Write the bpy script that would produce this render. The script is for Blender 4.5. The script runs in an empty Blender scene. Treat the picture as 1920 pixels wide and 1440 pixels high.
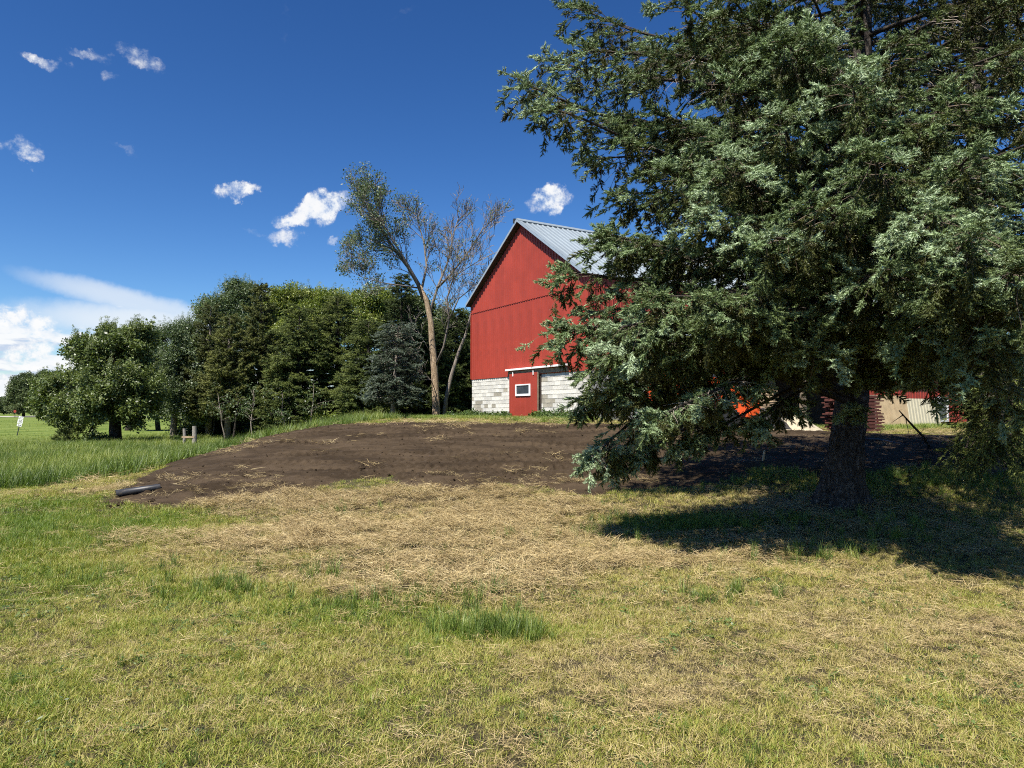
import bpy, math, random
import numpy as np
from mathutils import Vector, Matrix, noise as mnoise

R = math.radians
SC = bpy.context.scene
COL = SC.collection

# ------------------------------------------------------------------ camera
F_PX = 1320.0                       # focal length in pixels of a 1920-wide frame
PITCH = math.atan(52.0 / F_PX)
CAM = Vector((0.0, 0.0, 1.65))
cam_data = bpy.data.cameras.new('camera')
cam_data.sensor_width = 36.0
cam_data.lens = 36.0 * F_PX / 1920.0
cam_data.clip_start = 0.05
cam_data.clip_end = 9000.0
cam = bpy.data.objects.new('camera', cam_data)
COL.objects.link(cam)
cam.location = CAM
cam.rotation_euler = (math.pi / 2 + PITCH, 0, 0)
SC.camera = cam

# ------------------------------------------------------------------ light
SUN_EL = R(58.0)
sun_h = Vector((-0.54, -0.84, 0)).normalized()
TO_SUN = Vector((sun_h.x * math.cos(SUN_EL), sun_h.y * math.cos(SUN_EL), math.sin(SUN_EL)))
sun_data = bpy.data.lights.new('sun', 'SUN')
sun_data.energy = 5.0
sun_data.angle = R(0.53)
sun_data.color = (1.0, 0.955, 0.88)
sun = bpy.data.objects.new('sun', sun_data)
COL.objects.link(sun)
sun.rotation_euler = TO_SUN.to_track_quat('Z', 'Y').to_euler()
sun.location = (0, 0, 40)

SC.view_settings.view_transform = 'Standard'
SC.view_settings.look = 'None'
SC.view_settings.exposure = 0.90
SC.view_settings.gamma = 1.0
SC.view_settings.use_curve_mapping = False
SC.render.engine = 'CYCLES'
SC.cycles.max_bounces = 4
SC.cycles.diffuse_bounces = 2
SC.cycles.use_light_tree = False
SC.cycles.adaptive_threshold = 0.02
SC.cycles.glossy_bounces = 2
SC.cycles.transmission_bounces = 3
SC.cycles.transparent_max_bounces = 4
SC.cycles.use_denoising = False
SC.cycles.filter_width = 1.05
SC.cycles.caustics_reflective = False
SC.cycles.caustics_refractive = False


def ray(px, py):
    u, v = (px - 960.0) / F_PX, (720.0 - py) / F_PX
    return Vector((u, math.cos(PITCH) - math.sin(PITCH) * v, math.sin(PITCH) + math.cos(PITCH) * v))


def P(px, py, Y):
    """World point on the sight line of a photograph position at depth Y."""
    d = ray(px, py)
    return CAM + d * (Y / d.y)


# ------------------------------------------------------------------ sky
class NT:
    def __init__(s, tree):
        s.t = tree

    def n(s, kind, **kw):
        nd = s.t.nodes.new(kind)
        for k, v in kw.items():
            setattr(nd, k, v)
        return nd

    def link(s, a, b):
        s.t.links.new(a, b)

    def put(s, sock, v):
        if hasattr(v, 'is_output'):
            s.link(v, sock)
        else:
            sock.default_value = v

    def math(s, op, a, b=0.0, c=0.0, clamp=False):
        nd = s.n('ShaderNodeMath', operation=op, use_clamp=clamp)
        for i, v in enumerate((a, b, c)):
            s.put(nd.inputs[i], v)
        return nd.outputs[0]

    def vmath(s, op, a, b=(0, 0, 0)):
        nd = s.n('ShaderNodeVectorMath', operation=op)
        s.put(nd.inputs[0], a)
        if op == 'SCALE':
            s.put(nd.inputs['Scale'], b)
        else:
            s.put(nd.inputs[1], b)
        return nd.outputs['Value'] if op in ('DOT_PRODUCT', 'LENGTH') else nd.outputs['Vector']

    def noise(s, vec, scale, detail=4.0, rough=0.5, color=False, dist=0.0):
        nd = s.n('ShaderNodeTexNoise')
        s.put(nd.inputs['Vector'], vec)
        nd.inputs['Scale'].default_value = scale
        nd.inputs['Detail'].default_value = detail
        nd.inputs['Roughness'].default_value = rough
        nd.inputs['Distortion'].default_value = dist
        return nd.outputs['Color'] if color else nd.outputs[0]

    def ramp(s, fac, stops):
        nd = s.n('ShaderNodeValToRGB')
        el = nd.color_ramp.elements
        while len(el) < len(stops):
            el.new(0.5)
        for e, (p, c) in zip(el, stops):
            e.position = p
            e.color = (*c, 1.0) if len(c) == 3 else c
        s.put(nd.inputs[0], fac)
        return nd.outputs[0]

    def mix(s, fac, a, b, mode='MIX'):
        nd = s.n('ShaderNodeMix', data_type='RGBA', blend_type=mode)
        s.put(nd.inputs[0], fac)
        for sock, v in ((nd.inputs[6], a), (nd.inputs[7], b)):
            s.put(sock, v if hasattr(v, 'is_output') else (*v, 1.0))
        return nd.outputs[2]

    def mapr(s, v, a, b, c=0.0, d=1.0, smooth=True):
        nd = s.n('ShaderNodeMapRange')
        nd.interpolation_type = 'SMOOTHSTEP' if smooth else 'LINEAR'
        s.put(nd.inputs[0], v)
        for i, x in enumerate((a, b, c, d)):
            nd.inputs[i + 1].default_value = x
        return nd.outputs[0]


def build_sky():
    w = bpy.data.worlds.new('World')
    SC.world = w
    w.cycles.sampling_method = 'NONE'
    w.use_nodes = True
    w.node_tree.nodes.clear()
    N = NT(w.node_tree)
    STR = 0.10
    sky = N.n('ShaderNodeTexSky')
    sky.sky_type = 'NISHITA'
    sky.sun_disc = False
    sky.sun_elevation = SUN_EL
    sky.sun_rotation = math.atan2(sun_h.x, sun_h.y)
    sky.altitude = 300
    sky.air_density = 1.0
    sky.dust_density = 0.25
    sky.ozone_density = 2.5
    hs = N.n('ShaderNodeHueSaturation')
    hs.inputs['Saturation'].default_value = 1.20
    hs.inputs['Value'].default_value = 1.0
    N.link(sky.outputs[0], hs.inputs['Color'])
    gm = N.n('ShaderNodeGamma')
    gm.inputs['Gamma'].default_value = 1.32
    N.link(hs.outputs[0], gm.inputs['Color'])
    col = N.mix(1.0, gm.outputs[0], (0.355, 0.385, 0.425), 'MULTIPLY')
    tc = N.n('ShaderNodeTexCoord')
    d0 = tc.outputs['Generated']
    d0 = N.vmath('NORMALIZE', d0)
    # ragged edges: push the direction about with noise before testing the cloud shapes
    n1 = N.noise(d0, 24.0, 5.0, 0.62, color=True)
    off = N.vmath('SCALE', N.vmath('SUBTRACT', n1, (0.5, 0.5, 0.5)), 0.050)
    n1b = N.noise(d0, 90.0, 4.0, 0.6, color=True)
    off = N.vmath('ADD', off, N.vmath('SCALE', N.vmath('SUBTRACT', n1b, (0.5, 0.5, 0.5)), 0.012))
    d = N.vmath('ADD', d0, off)
    fb = N.noise(d0, 42.0, 6.0, 0.62)
    # px, py, half width, half height, tilt, density
    clouds = [(82, 108, 46, 15, 0.1, .75), (166, 98, 38, 13, -0.1, .5), (256, 112, 52, 26, -0.35, .62),
              (205, 140, 22, 14, 0, .38), (35, 283, 50, 20, -0.2, .8), (225, 278, 40, 9, 0, .22),
              (444, 353, 46, 15, 0.25, .92), (606, 390, 70, 28, 0.42, 1.25), (552, 412, 44, 22, 0.2, 1.0),
              (535, 446, 42, 18, 0, .6), (622, 447, 16, 12, 0, .5), (475, 430, 36, 10, 0, .3),
              (1030, 377, 50, 25, 0.25, 1.15), (25, 602, 70, 26, -.15, 1.0), (100, 630, 80, 14, -.12, .75), (55, 664, 70, 24, 0, .85), (150, 668, 30, 12, 0, .5), (60, 692, 36, 9, 0, .6), (8, 722, 46, 20, 0, .8), (150, 612, 26, 9, 0, .4), (760, 30, 60, 12, .2, .12), (530, 40, 14, 50, .2, .16)]
    total = None
    for (px, py, hw, hh, tilt, den) in clouds:
        c = ray(px, py).normalized()
        r0 = c.cross(Vector((0, 0, 1))).normalized()
        u0 = r0.cross(c)
        r = r0 * math.cos(tilt) + u0 * math.sin(tilt)
        u = u0 * math.cos(tilt) - r0 * math.sin(tilt)
        k = (px - 960) ** 2 + (py - 720) ** 2
        sc = (0.84 if py < 500 else 1.0) / math.sqrt(F_PX ** 2 + k)
        a = N.vmath('DOT_PRODUCT', d, tuple(r / (hw * sc)))
        b = N.vmath('DOT_PRODUCT', d, tuple(u / (hh * sc)))
        q = N.math('ADD', N.math('MULTIPLY', a, a), N.math('MULTIPLY', b, b))
        front = N.math('GREATER_THAN', N.vmath('DOT_PRODUCT', d, tuple(c)), 0.5)
        e = N.mapr(q, 1.7, 0.0, 0.0, den)
        e = N.math('MULTIPLY', e, front)
        total = e if total is None else N.math('MAXIMUM', total, e)
    dens = N.math('MULTIPLY', total, N.mapr(fb, 0.30, 0.62, 0.1, 1.35, smooth=False))
    wisp = N.noise(d0, 130.0, 5.0, 0.7)
    dens = N.math('MULTIPLY', dens, N.mapr(wisp, 0.25, 0.65, 0.55, 1.15, smooth=False))
    cmask = N.math('MULTIPLY', N.mapr(dens, 0.08, 1.05), 0.95)
    # cloud bank low over the horizon, all the way round
    sep = N.n('ShaderNodeSeparateXYZ')
    N.link(d0, sep.inputs[0])
    z = sep.outputs['Z']
    flat = N.vmath('MULTIPLY', d0, (1.0, 1.0, 3.2))
    nb = N.noise(flat, 11.0, 8.0, 0.58)
    bank_az = N.noise(N.vmath('MULTIPLY', d0, (1, 1, 0.2)), 1.6, 2.0)
    left = N.mapr(N.vmath('DOT_PRODUCT', d0, (-0.55, 0.835, 0.0)), 0.86, 0.985)
    hgt = N.math('ADD', 0.055, N.math('ADD', N.math('MULTIPLY', N.math('SUBTRACT', bank_az, 0.5), 0.15),
                                      N.math('MULTIPLY', left, 0.075)))
    rel = N.math('DIVIDE', N.math('SUBTRACT', hgt, z), 0.06)
    bk = N.math('ADD', rel, N.math('MULTIPLY', N.math('SUBTRACT', nb, 0.5), 6.5))
    bmask = N.math('MULTIPLY', N.mapr(bk, 0.15, 0.95), 0.95)
    # thin veil: the long streak over the oak
    veil = None
    for (px, py, hw, hh, tilt, den) in [(270, 572, 170, 22, -0.22, .75), (330, 612, 230, 34, -0.05, .95), (230, 640, 120, 22, 0, .5)]:
        c = ray(px, py).normalized()
        r0 = c.cross(Vector((0, 0, 1))).normalized()
        u0 = r0.cross(c)
        r = r0 * math.cos(tilt) + u0 * math.sin(tilt)
        u = u0 * math.cos(tilt) - r0 * math.sin(tilt)
        sc = 1.0 / math.sqrt(F_PX ** 2 + (px - 960) ** 2 + (py - 720) ** 2)
        dd = N.vmath('ADD', d0, N.vmath('SCALE', off, 0.35))
        a = N.vmath('DOT_PRODUCT', dd, tuple(r / (hw * sc)))
        b = N.vmath('DOT_PRODUCT', dd, tuple(u / (hh * sc)))
        q = N.math('ADD', N.math('MULTIPLY', a, a), N.math('MULTIPLY', b, b))
        e = N.math('MULTIPLY', N.mapr(q, 1.8, 0.1, 0.0, den), N.math('GREATER_THAN', N.vmath('DOT_PRODUCT', d0, tuple(c)), 0.4))
        veil = e if veil is None else N.math('MAXIMUM', veil, e)
    shade = N.mapr(N.math('SUBTRACT', nb, N.noise(N.vmath('ADD', flat, (0.0, 0, 0.035)), 11.0, 8.0, 0.58)), -0.06, 0.05)
    ccol = N.mix(shade, (3.1, 3.6, 4.5), (5.25, 5.3, 5.35))
    col = N.mix(N.math('MULTIPLY', veil, 0.9), col, (4.6, 4.9, 5.2))
    col = N.mix(bmask, col, ccol)
    ccol2 = N.mix(N.mapr(fb, 0.35, 0.6), (3.8, 4.3, 5.0), (5.35, 5.35, 5.35))
    col = N.mix(cmask, col, ccol2)
    bg = N.n('ShaderNodeBackground')
    bg.inputs['Strength'].default_value = STR
    N.link(col, bg.inputs['Color'])
    out = N.n('ShaderNodeOutputWorld')
    N.link(bg.outputs[0], out.inputs['Surface'])


build_sky()

# ------------------------------------------------------------------ helpers
rng = np.random.default_rng(7)
random.seed(7)
_tab = np.random.default_rng(3).random((256, 256))


def vnoise(x, y, seed=0):
    x = np.asarray(x, float) + seed * 17.31
    y = np.asarray(y, float) + seed * 9.77
    xi, yi = np.floor(x).astype(int), np.floor(y).astype(int)
    fx, fy = x - xi, y - yi
    fx, fy = fx * fx * (3 - 2 * fx), fy * fy * (3 - 2 * fy)
    a = _tab[xi % 256, yi % 256]
    b = _tab[(xi + 1) % 256, yi % 256]
    c = _tab[xi % 256, (yi + 1) % 256]
    e = _tab[(xi + 1) % 256, (yi + 1) % 256]
    return (a * (1 - fx) + b * fx) * (1 - fy) + (c * (1 - fx) + e * fx) * fy


def fbm(x, y, seed=0, oct=4):
    s, amp, tot = 0.0, 1.0, 0.0
    for i in range(oct):
        s = s + amp * vnoise(np.asarray(x) * 2 ** i, np.asarray(y) * 2 ** i, seed + i * 3)
        tot += amp
        amp *= 0.5
    return s / tot


def sstep(a, b, x):
    t = np.clip((np.asarray(x, float) - a) / (b - a), 0, 1)
    return t * t * (3 - 2 * t)


def tag(o, label=None, cat=None, group=None, kind=None):
    if label:
        o['label'] = label
    if cat:
        o['category'] = cat
    if group:
        o['group'] = group
    if kind:
        o['kind'] = kind
    return o


def empty(name, loc, rz=0.0):
    o = bpy.data.objects.new(name, None)
    o.location = loc
    o.rotation_euler = (0, 0, rz)
    o.empty_display_size = 0.3
    COL.objects.link(o)
    return o


def link(name, me, parent=None, mat=None):
    o = bpy.data.objects.new(name, me)
    COL.objects.link(o)
    if parent is not None:
        o.parent = parent
    if mat is not None and not me.materials:
        me.materials.append(mat)
    return o


class MB:
    """Collects boxes, tubes and prisms into one mesh."""

    def __init__(s):
        s.v, s.f = [], []

    def add(s, verts, faces):
        b = len(s.v)
        s.v.extend([tuple(p) for p in verts])
        s.f.extend([tuple(i + b for i in f) for f in faces])
        return s

    def box(s, x0, x1, y0, y1, z0, z1):
        v = [(x0, y0, z0), (x1, y0, z0), (x1, y1, z0), (x0, y1, z0), (x0, y0, z1), (x1, y0, z1), (x1, y1, z1), (x0, y1, z1)]
        return s.add(v, [(0, 3, 2, 1), (4, 5, 6, 7), (0, 1, 5, 4), (1, 2, 6, 5), (2, 3, 7, 6), (3, 0, 4, 7)])

    def prism(s, poly, axis, a, b):
        """Extrude a 2-D outline along axis ('x','y','z') from a to b."""
        def mk(p, t):
            return {'x': (t, p[0], p[1]), 'y': (p[0], t, p[1]), 'z': (p[0], p[1], t)}[axis]
        n = len(poly)
        v = [mk(p, a) for p in poly] + [mk(p, b) for p in poly]
        f = [tuple(range(n))[::-1], tuple(range(n, 2 * n))]
        f += [(i, (i + 1) % n, n + (i + 1) % n, n + i) for i in range(n)]
        return s.add(v, f)

    def tube(s, pts, rad, n=6, cap=True):
        pts = [Vector(p) for p in pts]
        k = len(pts)
        if not hasattr(rad, '__len__'):
            rad = [rad] * k
        up = None
        rings = []
        for i in range(k):
            t = (pts[min(i + 1, k - 1)] - pts[max(i - 1, 0)])
            t = t.normalized() if t.length > 1e-9 else Vector((0, 0, 1))
            if up is None:
                a = Vector((0, 0, 1)) if abs(t.z) < 0.9 else Vector((1, 0, 0))
                up = (a - t * a.dot(t)).normalized()
            else:
                up = (up - t * up.dot(t))
                up = up.normalized() if up.length > 1e-6 else t.orthogonal().normalized()
            sd = t.cross(up)
            rings.append([pts[i] + (up * math.cos(2 * math.pi * j / n) + sd * math.sin(2 * math.pi * j / n)) * rad[i] for j in range(n)])
        v = [p for r in rings for p in r]
        f = [(i * n + j, i * n + (j + 1) % n, (i + 1) * n + (j + 1) % n, (i + 1) * n + j) for i in range(k - 1) for j in range(n)]
        if cap:
            f += [tuple(range(n))[::-1], tuple((k - 1) * n + j for j in range(n))]
        return s.add(v, f)

    def mesh(s, name, smooth=False):
        me = bpy.data.meshes.new(name)
        me.from_pydata(s.v, [], s.f)
        me.validate()
        if smooth:
            me.polygons.foreach_set('use_smooth', [True] * len(me.polygons))
        me.update()
        return me

    def build(s, name, mat, parent=None, smooth=False, bevel=0.0):
        o = link(name, s.mesh(name, smooth), parent, mat)
        if bevel > 0:
            m = o.modifiers.new('bevel', 'BEVEL')
            m.width = bevel
            m.segments = 2
            m.limit_method = 'ANGLE'
        return o


def np_mesh(name, V, F, mat=None, attrs=None, smooth=False):
    """V (n,3) array; F (m,3) or (m,4) array."""
    me = bpy.data.meshes.new(name)
    V = np.asarray(V, np.float32)
    F = np.asarray(F, np.int32)
    k = F.shape[1]
    me.vertices.add(len(V))
    me.vertices.foreach_set('co', V.ravel())
    me.loops.add(F.size)
    me.loops.foreach_set('vertex_index', F.ravel())
    me.polygons.add(len(F))
    me.polygons.foreach_set('loop_start', np.arange(0, F.size, k, dtype=np.int32))
    me.polygons.foreach_set('loop_total', np.full(len(F), k, np.int32))
    if smooth:
        me.polygons.foreach_set('use_smooth', np.ones(len(F), bool))
    for an, av in (attrs or {}).items():
        at = me.attributes.new(an, 'FLOAT', 'POINT')
        at.data.foreach_set('value', np.asarray(av, np.float32))
    me.update()
    me.validate()
    if mat:
        me.materials.append(mat)
    return me


# ------------------------------------------------------------------ terrain
def H(x, y):
    x = np.asarray(x, float)
    y = np.asarray(y, float)
    plat = 1.16 + 0.12 * sstep(22, 34, y) - 0.34 * sstep(4, 15, x)
    back = 1 - 0.75 * sstep(44, 70, y)
    xl0 = -10.9 - 0.22 * np.maximum(0, y - 20)
    xl1 = -5.4 - 0.08 * np.maximum(0, y - 24)
    t = np.clip((x - xl0) / (xl1 - xl0), 0, 1)
    sx = t * t * (3 - 2 * t)
    v0 = 10.3 - 2.6 * sstep(1.5, 6, x)
    v1 = 21.0 - 2.5 * sstep(3, 9, x)
    t = np.clip((y - v0) / (v1 - v0), 0, 1)
    sy = t * t * (3 - 2 * t) * 0.5 + t * 0.5
    m = plat * back * sx * sy
    low = -0.30 * sstep(17, 32, y) * (1 - sx) * (1 - sstep(120, 200, y))
    ditch = -0.16 * np.exp(-((y - 19 - 0.12 * (x + 9)) / 3.0) ** 2) * (1 - sstep(-13, -7.5, x))
    und = (fbm(x * 0.35, y * 0.35, 1, 3) - 0.5) * 0.16 * sstep(2, 6, np.hypot(x, y)) * (1 - 0.8 * sx * sstep(18, 24, y))
    fine = (fbm(x * 1.7, y * 1.7, 5, 2) - 0.5) * 0.05
    return m + low + ditch + und + fine


def h(x, y):
    return float(H(x, y))


def G(px, py):
    """Ground point on a sight line."""
    d = ray(px, py)
    t = 1.0
    while t < 800:
        p = CAM + d * t
        if p.z <= h(p.x, p.y):
            break
        t += 0.05 + t * 0.004
    return p


def gz(x, y, dz=0.0):
    return Vector((x, y, h(x, y) + dz))


# ------------------------------------------------------------------ materials
def new_mat(name):
    m = bpy.data.materials.new(name)
    m.use_nodes = True
    m.node_tree.nodes.clear()
    N = NT(m.node_tree)
    out = N.n('ShaderNodeOutputMaterial')
    return m, N, out


def simple_mat(name, col, rough=0.6, metal=0.0, spec=0.4, var=0.12, scale=6.0, bump=0.0, bscale=40.0, rnd=0.0, dirt=None):
    m, N, out = new_mat(name)
    p = N.n('ShaderNodeBsdfPrincipled')
    tc = N.n('ShaderNodeTexCoord').outputs['Object']
    nz = N.noise(tc, scale, 5.0, 0.6)
    c = N.mix(N.mapr(nz, 0.3, 0.7), tuple(x * (1 - var) for x in col), tuple(min(1, x * (1 + var)) for x in col))
    if rnd:
        oi = N.n('ShaderNodeObjectInfo').outputs['Random']
        c = N.mix(1.0, c, N.ramp(oi, [(0, (1 - rnd,) * 3), (1, (1 + rnd * .5, 1 + rnd * .5, 1 + rnd * .45))]), 'MULTIPLY')
    if dirt:
        dn = N.mapr(N.noise(tc, scale * 2.7, 6.0, 0.65), 0.52, 0.75)
        c = N.mix(N.math('MULTIPLY', dn, dirt[1]), c, dirt[0])
    N.link(c, p.inputs['Base Color'])
    p.inputs['Roughness'].default_value = rough
    p.inputs['Metallic'].default_value = metal
    p.inputs['Specular IOR Level'].default_value = spec
    if bump:
        b = N.n('ShaderNodeBump')
        b.inputs['Strength'].default_value = bump
        b.inputs['Distance'].default_value = 0.02
        N.link(N.noise(tc, bscale, 5.0, 0.65), b.inputs['Height'])
        N.link(b.outputs[0], p.inputs['Normal'])
    N.link(p.outputs[0], out.inputs['Surface'])
    return m


def leaf_mat(name, stops, trans=0.28, rough=0.5, spec=0.35, tcol=None, jitter=0.25):
    """Foliage: colour from the instance's tint plus a leaf's own random value."""
    m, N, out = new_mat(name)
    at = N.n('ShaderNodeAttribute', attribute_type='INSTANCER', attribute_name='tint').outputs['Fac']
    rb = N.n('ShaderNodeAttribute', attribute_type='GEOMETRY', attribute_name='rnd').outputs['Fac']
    f = N.math('ADD', at, N.math('MULTIPLY', N.math('SUBTRACT', rb, 0.5), jitter), clamp=True)
    c = N.ramp(f, stops)
    c = N.mix(1.0, c, N.ramp(N.math('FRACT', N.math('MULTIPLY', rb, 7.31)), [(0, (.72, .72, .72)), (1, (1.25, 1.25, 1.2))]), 'MULTIPLY')
    p = N.n('ShaderNodeBsdfPrincipled')
    N.link(c, p.inputs['Base Color'])
    p.inputs['Roughness'].default_value = rough
    p.inputs['Specular IOR Level'].default_value = spec
    tr = N.n('ShaderNodeBsdfTranslucent')
    N.link(N.mix(1.0, c, tcol or (1.15, 1.2, 0.6), 'MULTIPLY'), tr.inputs['Color'])
    mx = N.n('ShaderNodeMixShader')
    mx.inputs[0].default_value = trans
    N.link(p.outputs[0], mx.inputs[1])
    N.link(tr.outputs[0], mx.inputs[2])
    N.link(mx.outputs[0], out.inputs['Surface'])
    return m


def bark_mat(name, dark, light, scale=7.0, stretch=0.22, bump=0.9, moss=None):
    m, N, out = new_mat(name)
    tc = N.n('ShaderNodeTexCoord').outputs['Object']
    v = N.vmath('MULTIPLY', tc, (1, 1, stretch))
    v = N.vmath('ADD', v, N.vmath('SCALE', N.noise(tc, 5.0, 3.0, color=True), 0.12))
    vo = N.n('ShaderNodeTexVoronoi', feature='DISTANCE_TO_EDGE')
    vo.inputs['Scale'].default_value = scale * 2.2
    N.link(v, vo.inputs['Vector'])
    crack = N.mapr(vo.outputs['Distance'], 0.0, 0.16, 0.45, 1.0)
    nz = N.noise(v, scale * 3.0, 7.0, 0.72, dist=0.6)
    f = N.math('MULTIPLY', crack, N.mapr(nz, 0.34, 0.68))
    c = N.mix(f, dark, light)
    if moss:
        c = N.mix(N.math('MULTIPLY', N.mapr(N.noise(tc, 2.1, 5.0, 0.6), 0.5, 0.7), 0.7), c, moss)
    p = N.n('ShaderNodeBsdfPrincipled')
    N.link(c, p.inputs['Base Color'])
    p.inputs['Roughness'].default_value = 0.9
    p.inputs['Specular IOR Level'].default_value = 0.15
    b = N.n('ShaderNodeBump')
    b.inputs['Strength'].default_value = bump
    b.inputs['Distance'].default_value = 0.03
    N.link(f, b.inputs['Height'])
    N.link(b.outputs[0], p.inputs['Normal'])
    N.link(p.outputs[0], out.inputs['Surface'])
    return m


def ground_mat():
    m, N, out = new_mat('ground')
    tc = N.n('ShaderNodeTexCoord').outputs['Object']
    dry = N.n('ShaderNodeAttribute', attribute_name='dry').outputs['Fac']
    n1 = N.noise(tc, 0.9, 6.0, 0.6)
    n2 = N.noise(tc, 14.0, 6.0, 0.7)
    n3 = N.noise(tc, 55.0, 4.0, 0.7)
    green = N.mix(N.mapr(n2, 0.35, 0.65), (0.045, 0.075, 0.018), (0.105, 0.140, 0.036))
    straw = N.mix(N.mapr(n2, 0.35, 0.65), (0.12, 0.085, 0.048), (0.30, 0.225, 0.115))
    f = N.math('ADD', dry, N.math('MULTIPLY', N.math('SUBTRACT', n1, 0.5), 0.5), clamp=True)
    c = N.mix(f, green, straw)
    c = N.mix(N.math('MULTIPLY', N.mapr(n3, 0.40, 0.62), 0.55), (0.040, 0.032, 0.020), c)
    # far away the blades are too small to stand out: let the meadow colour take over
    sep = N.n('ShaderNodeSeparateXYZ')
    N.link(tc, sep.inputs[0])
    far = N.mapr(sep.outputs['Y'], 25.0, 60.0)
    streak = N.noise(N.vmath('MULTIPLY', tc, (0.25, 0.06, 1)), 2.0, 5.0, 0.6)
    meadow = N.mix(N.mapr(streak, 0.35, 0.65), (0.085, 0.125, 0.022), (0.150, 0.185, 0.042))
    c = N.mix(far, c, meadow)
    p = N.n('ShaderNodeBsdfPrincipled')
    N.link(c, p.inputs['Base Color'])
    p.inputs['Roughness'].default_value = 0.95
    p.inputs['Specular IOR Level'].default_value = 0.1
    b = N.n('ShaderNodeBump')
    b.inputs['Strength'].default_value = 0.8
    b.inputs['Distance'].default_value = 0.03
    N.link(n3, b.inputs['Height'])
    N.link(b.outputs[0], p.inputs['Normal'])
    N.link(p.outputs[0], out.inputs['Surface'])
    return m


def soil_mat():
    m, N, out = new_mat('bare_soil')
    tc = N.n('ShaderNodeTexCoord').outputs['Object']
    n1 = N.noise(N.vmath('MULTIPLY', tc, (0.5, 1.4, 1)), 1.3, 6.0, 0.62)
    n2 = N.noise(tc, 9.0, 7.0, 0.72)
    n3 = N.noise(tc, 48.0, 5.0, 0.7)
    c = N.mix(N.mapr(n1, 0.33, 0.68), (0.032, 0.0215, 0.0120), (0.072, 0.050, 0.030))
    c = N.mix(N.math('MULTIPLY', N.mapr(n2, 0.5, 0.75), 0.6), c, (0.082, 0.061, 0.042))
    c = N.mix(N.math('MULTIPLY', N.mapr(n3, 0.60, 0.78), 0.40), c, (0.17, 0.13, 0.085))
    p = N.n('ShaderNodeBsdfPrincipled')
    N.link(c, p.inputs['Base Color'])
    p.inputs['Roughness'].default_value = 0.95
    p.inputs['Specular IOR Level'].default_value = 0.12
    b = N.n('ShaderNodeBump')
    b.inputs['Strength'].default_value = 0.9
    b.inputs['Distance'].default_value = 0.035
    N.link(N.math('ADD', n2, N.math('MULTIPLY', n3, 0.6)), b.inputs['Height'])
    N.link(b.outputs[0], p.inputs['Normal'])
    N.link(p.outputs[0], out.inputs['Surface'])
    return m


M = {}
M['ground'] = ground_mat()
M['soil'] = soil_mat()
M['gravel'] = simple_mat('gravel_road', (0.42, 0.39, 0.35), 0.95, var=0.15, scale=3.0)
M['red_steel'] = simple_mat('red_painted_steel', (0.320, 0.044, 0.026), 0.5, spec=0.35, var=0.10, scale=0.9, rnd=0.08, dirt=((0.20, 0.035, 0.022), 0.35))
M['galv'] = simple_mat('galvanised_steel', (0.235, 0.275, 0.30), 0.5, metal=0.2, var=0.06, scale=1.5, rnd=0.06)
M['trim_steel'] = simple_mat('roof_trim_steel', (0.34, 0.40, 0.45), 0.5, metal=0.3, var=0.06)
M['block_white'] = simple_mat('painted_block', (0.64, 0.61, 0.54), 0.85, var=0.10, scale=9, bump=0.5, bscale=60, rnd=0.2, dirt=((0.33, 0.29, 0.22), 0.75))
M['block_bare'] = simple_mat('bare_block', (0.36, 0.325, 0.255), 0.9, var=0.12, scale=9, bump=0.4, bscale=60, rnd=0.25)
M['block_shaded'] = simple_mat('shaded_block', (0.36, 0.35, 0.32), 0.9, var=0.12, scale=7, bump=0.4, bscale=60, rnd=0.2)  # shade on the side wall put into the block colour as grey
M['mortar'] = simple_mat('mortar', (0.46, 0.44, 0.39), 0.95, var=0.15, scale=12)
M['white_paint'] = simple_mat('white_paint', (0.78, 0.77, 0.74), 0.5, var=0.06, scale=5, dirt=((0.45, 0.40, 0.33), 0.4))
M['glass'] = simple_mat('window_glass', (0.045, 0.055, 0.065), 0.08, spec=0.8, var=0.25, scale=3)
M['old_wood'] = simple_mat('old_wood', (0.23, 0.175, 0.12), 0.85, var=0.3, scale=8, bump=0.4, rnd=0.3)
M['grey_wood'] = simple_mat('weathered_wood', (0.30, 0.27, 0.225), 0.9, var=0.25, scale=9, bump=0.5, rnd=0.2)
M['board'] = simple_mat('sawn_board', (0.46, 0.33, 0.20), 0.8, var=0.2, scale=5, bump=0.2, rnd=0.4)
M['red_board'] = simple_mat('red_stained_board', (0.11, 0.034, 0.024), 0.85, var=0.25, scale=5, rnd=0.3)
M['plywood'] = simple_mat('plywood', (0.52, 0.38, 0.21), 0.8, var=0.16, scale=2.5, dirt=((0.30, 0.17, 0.07), 0.6))
M['beige_steel'] = simple_mat('beige_steel', (0.50, 0.45, 0.31), 0.5, var=0.06)
M['dark_inside'] = simple_mat('dark_timber_and_shade', (0.06, 0.045, 0.035), 0.95, var=0.3)  # dark timber, also painted shade in the door gap and doorway
M['orange'] = simple_mat('orange_paint', (0.62, 0.085, 0.016), 0.4, spec=0.5, var=0.08, scale=3, dirt=((0.25, 0.09, 0.03), 0.35))
M['rubber'] = simple_mat('black_rubber', (0.018, 0.018, 0.018), 0.8, var=0.3)
M['dark_metal'] = simple_mat('dark_metal', (0.06, 0.06, 0.062), 0.5, metal=0.6, var=0.3)
M['worn_steel'] = simple_mat('worn_bucket_steel', (0.11, 0.10, 0.092), 0.6, metal=0.3, var=0.45, scale=4)
M['sand'] = simple_mat('sand', (0.43, 0.365, 0.25), 0.95, var=0.12, scale=7, bump=0.7, bscale=35)
M['pipe'] = simple_mat('black_pipe', (0.025, 0.025, 0.028), 0.45, var=0.3, dirt=((0.10, 0.08, 0.06), 0.6))
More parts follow.
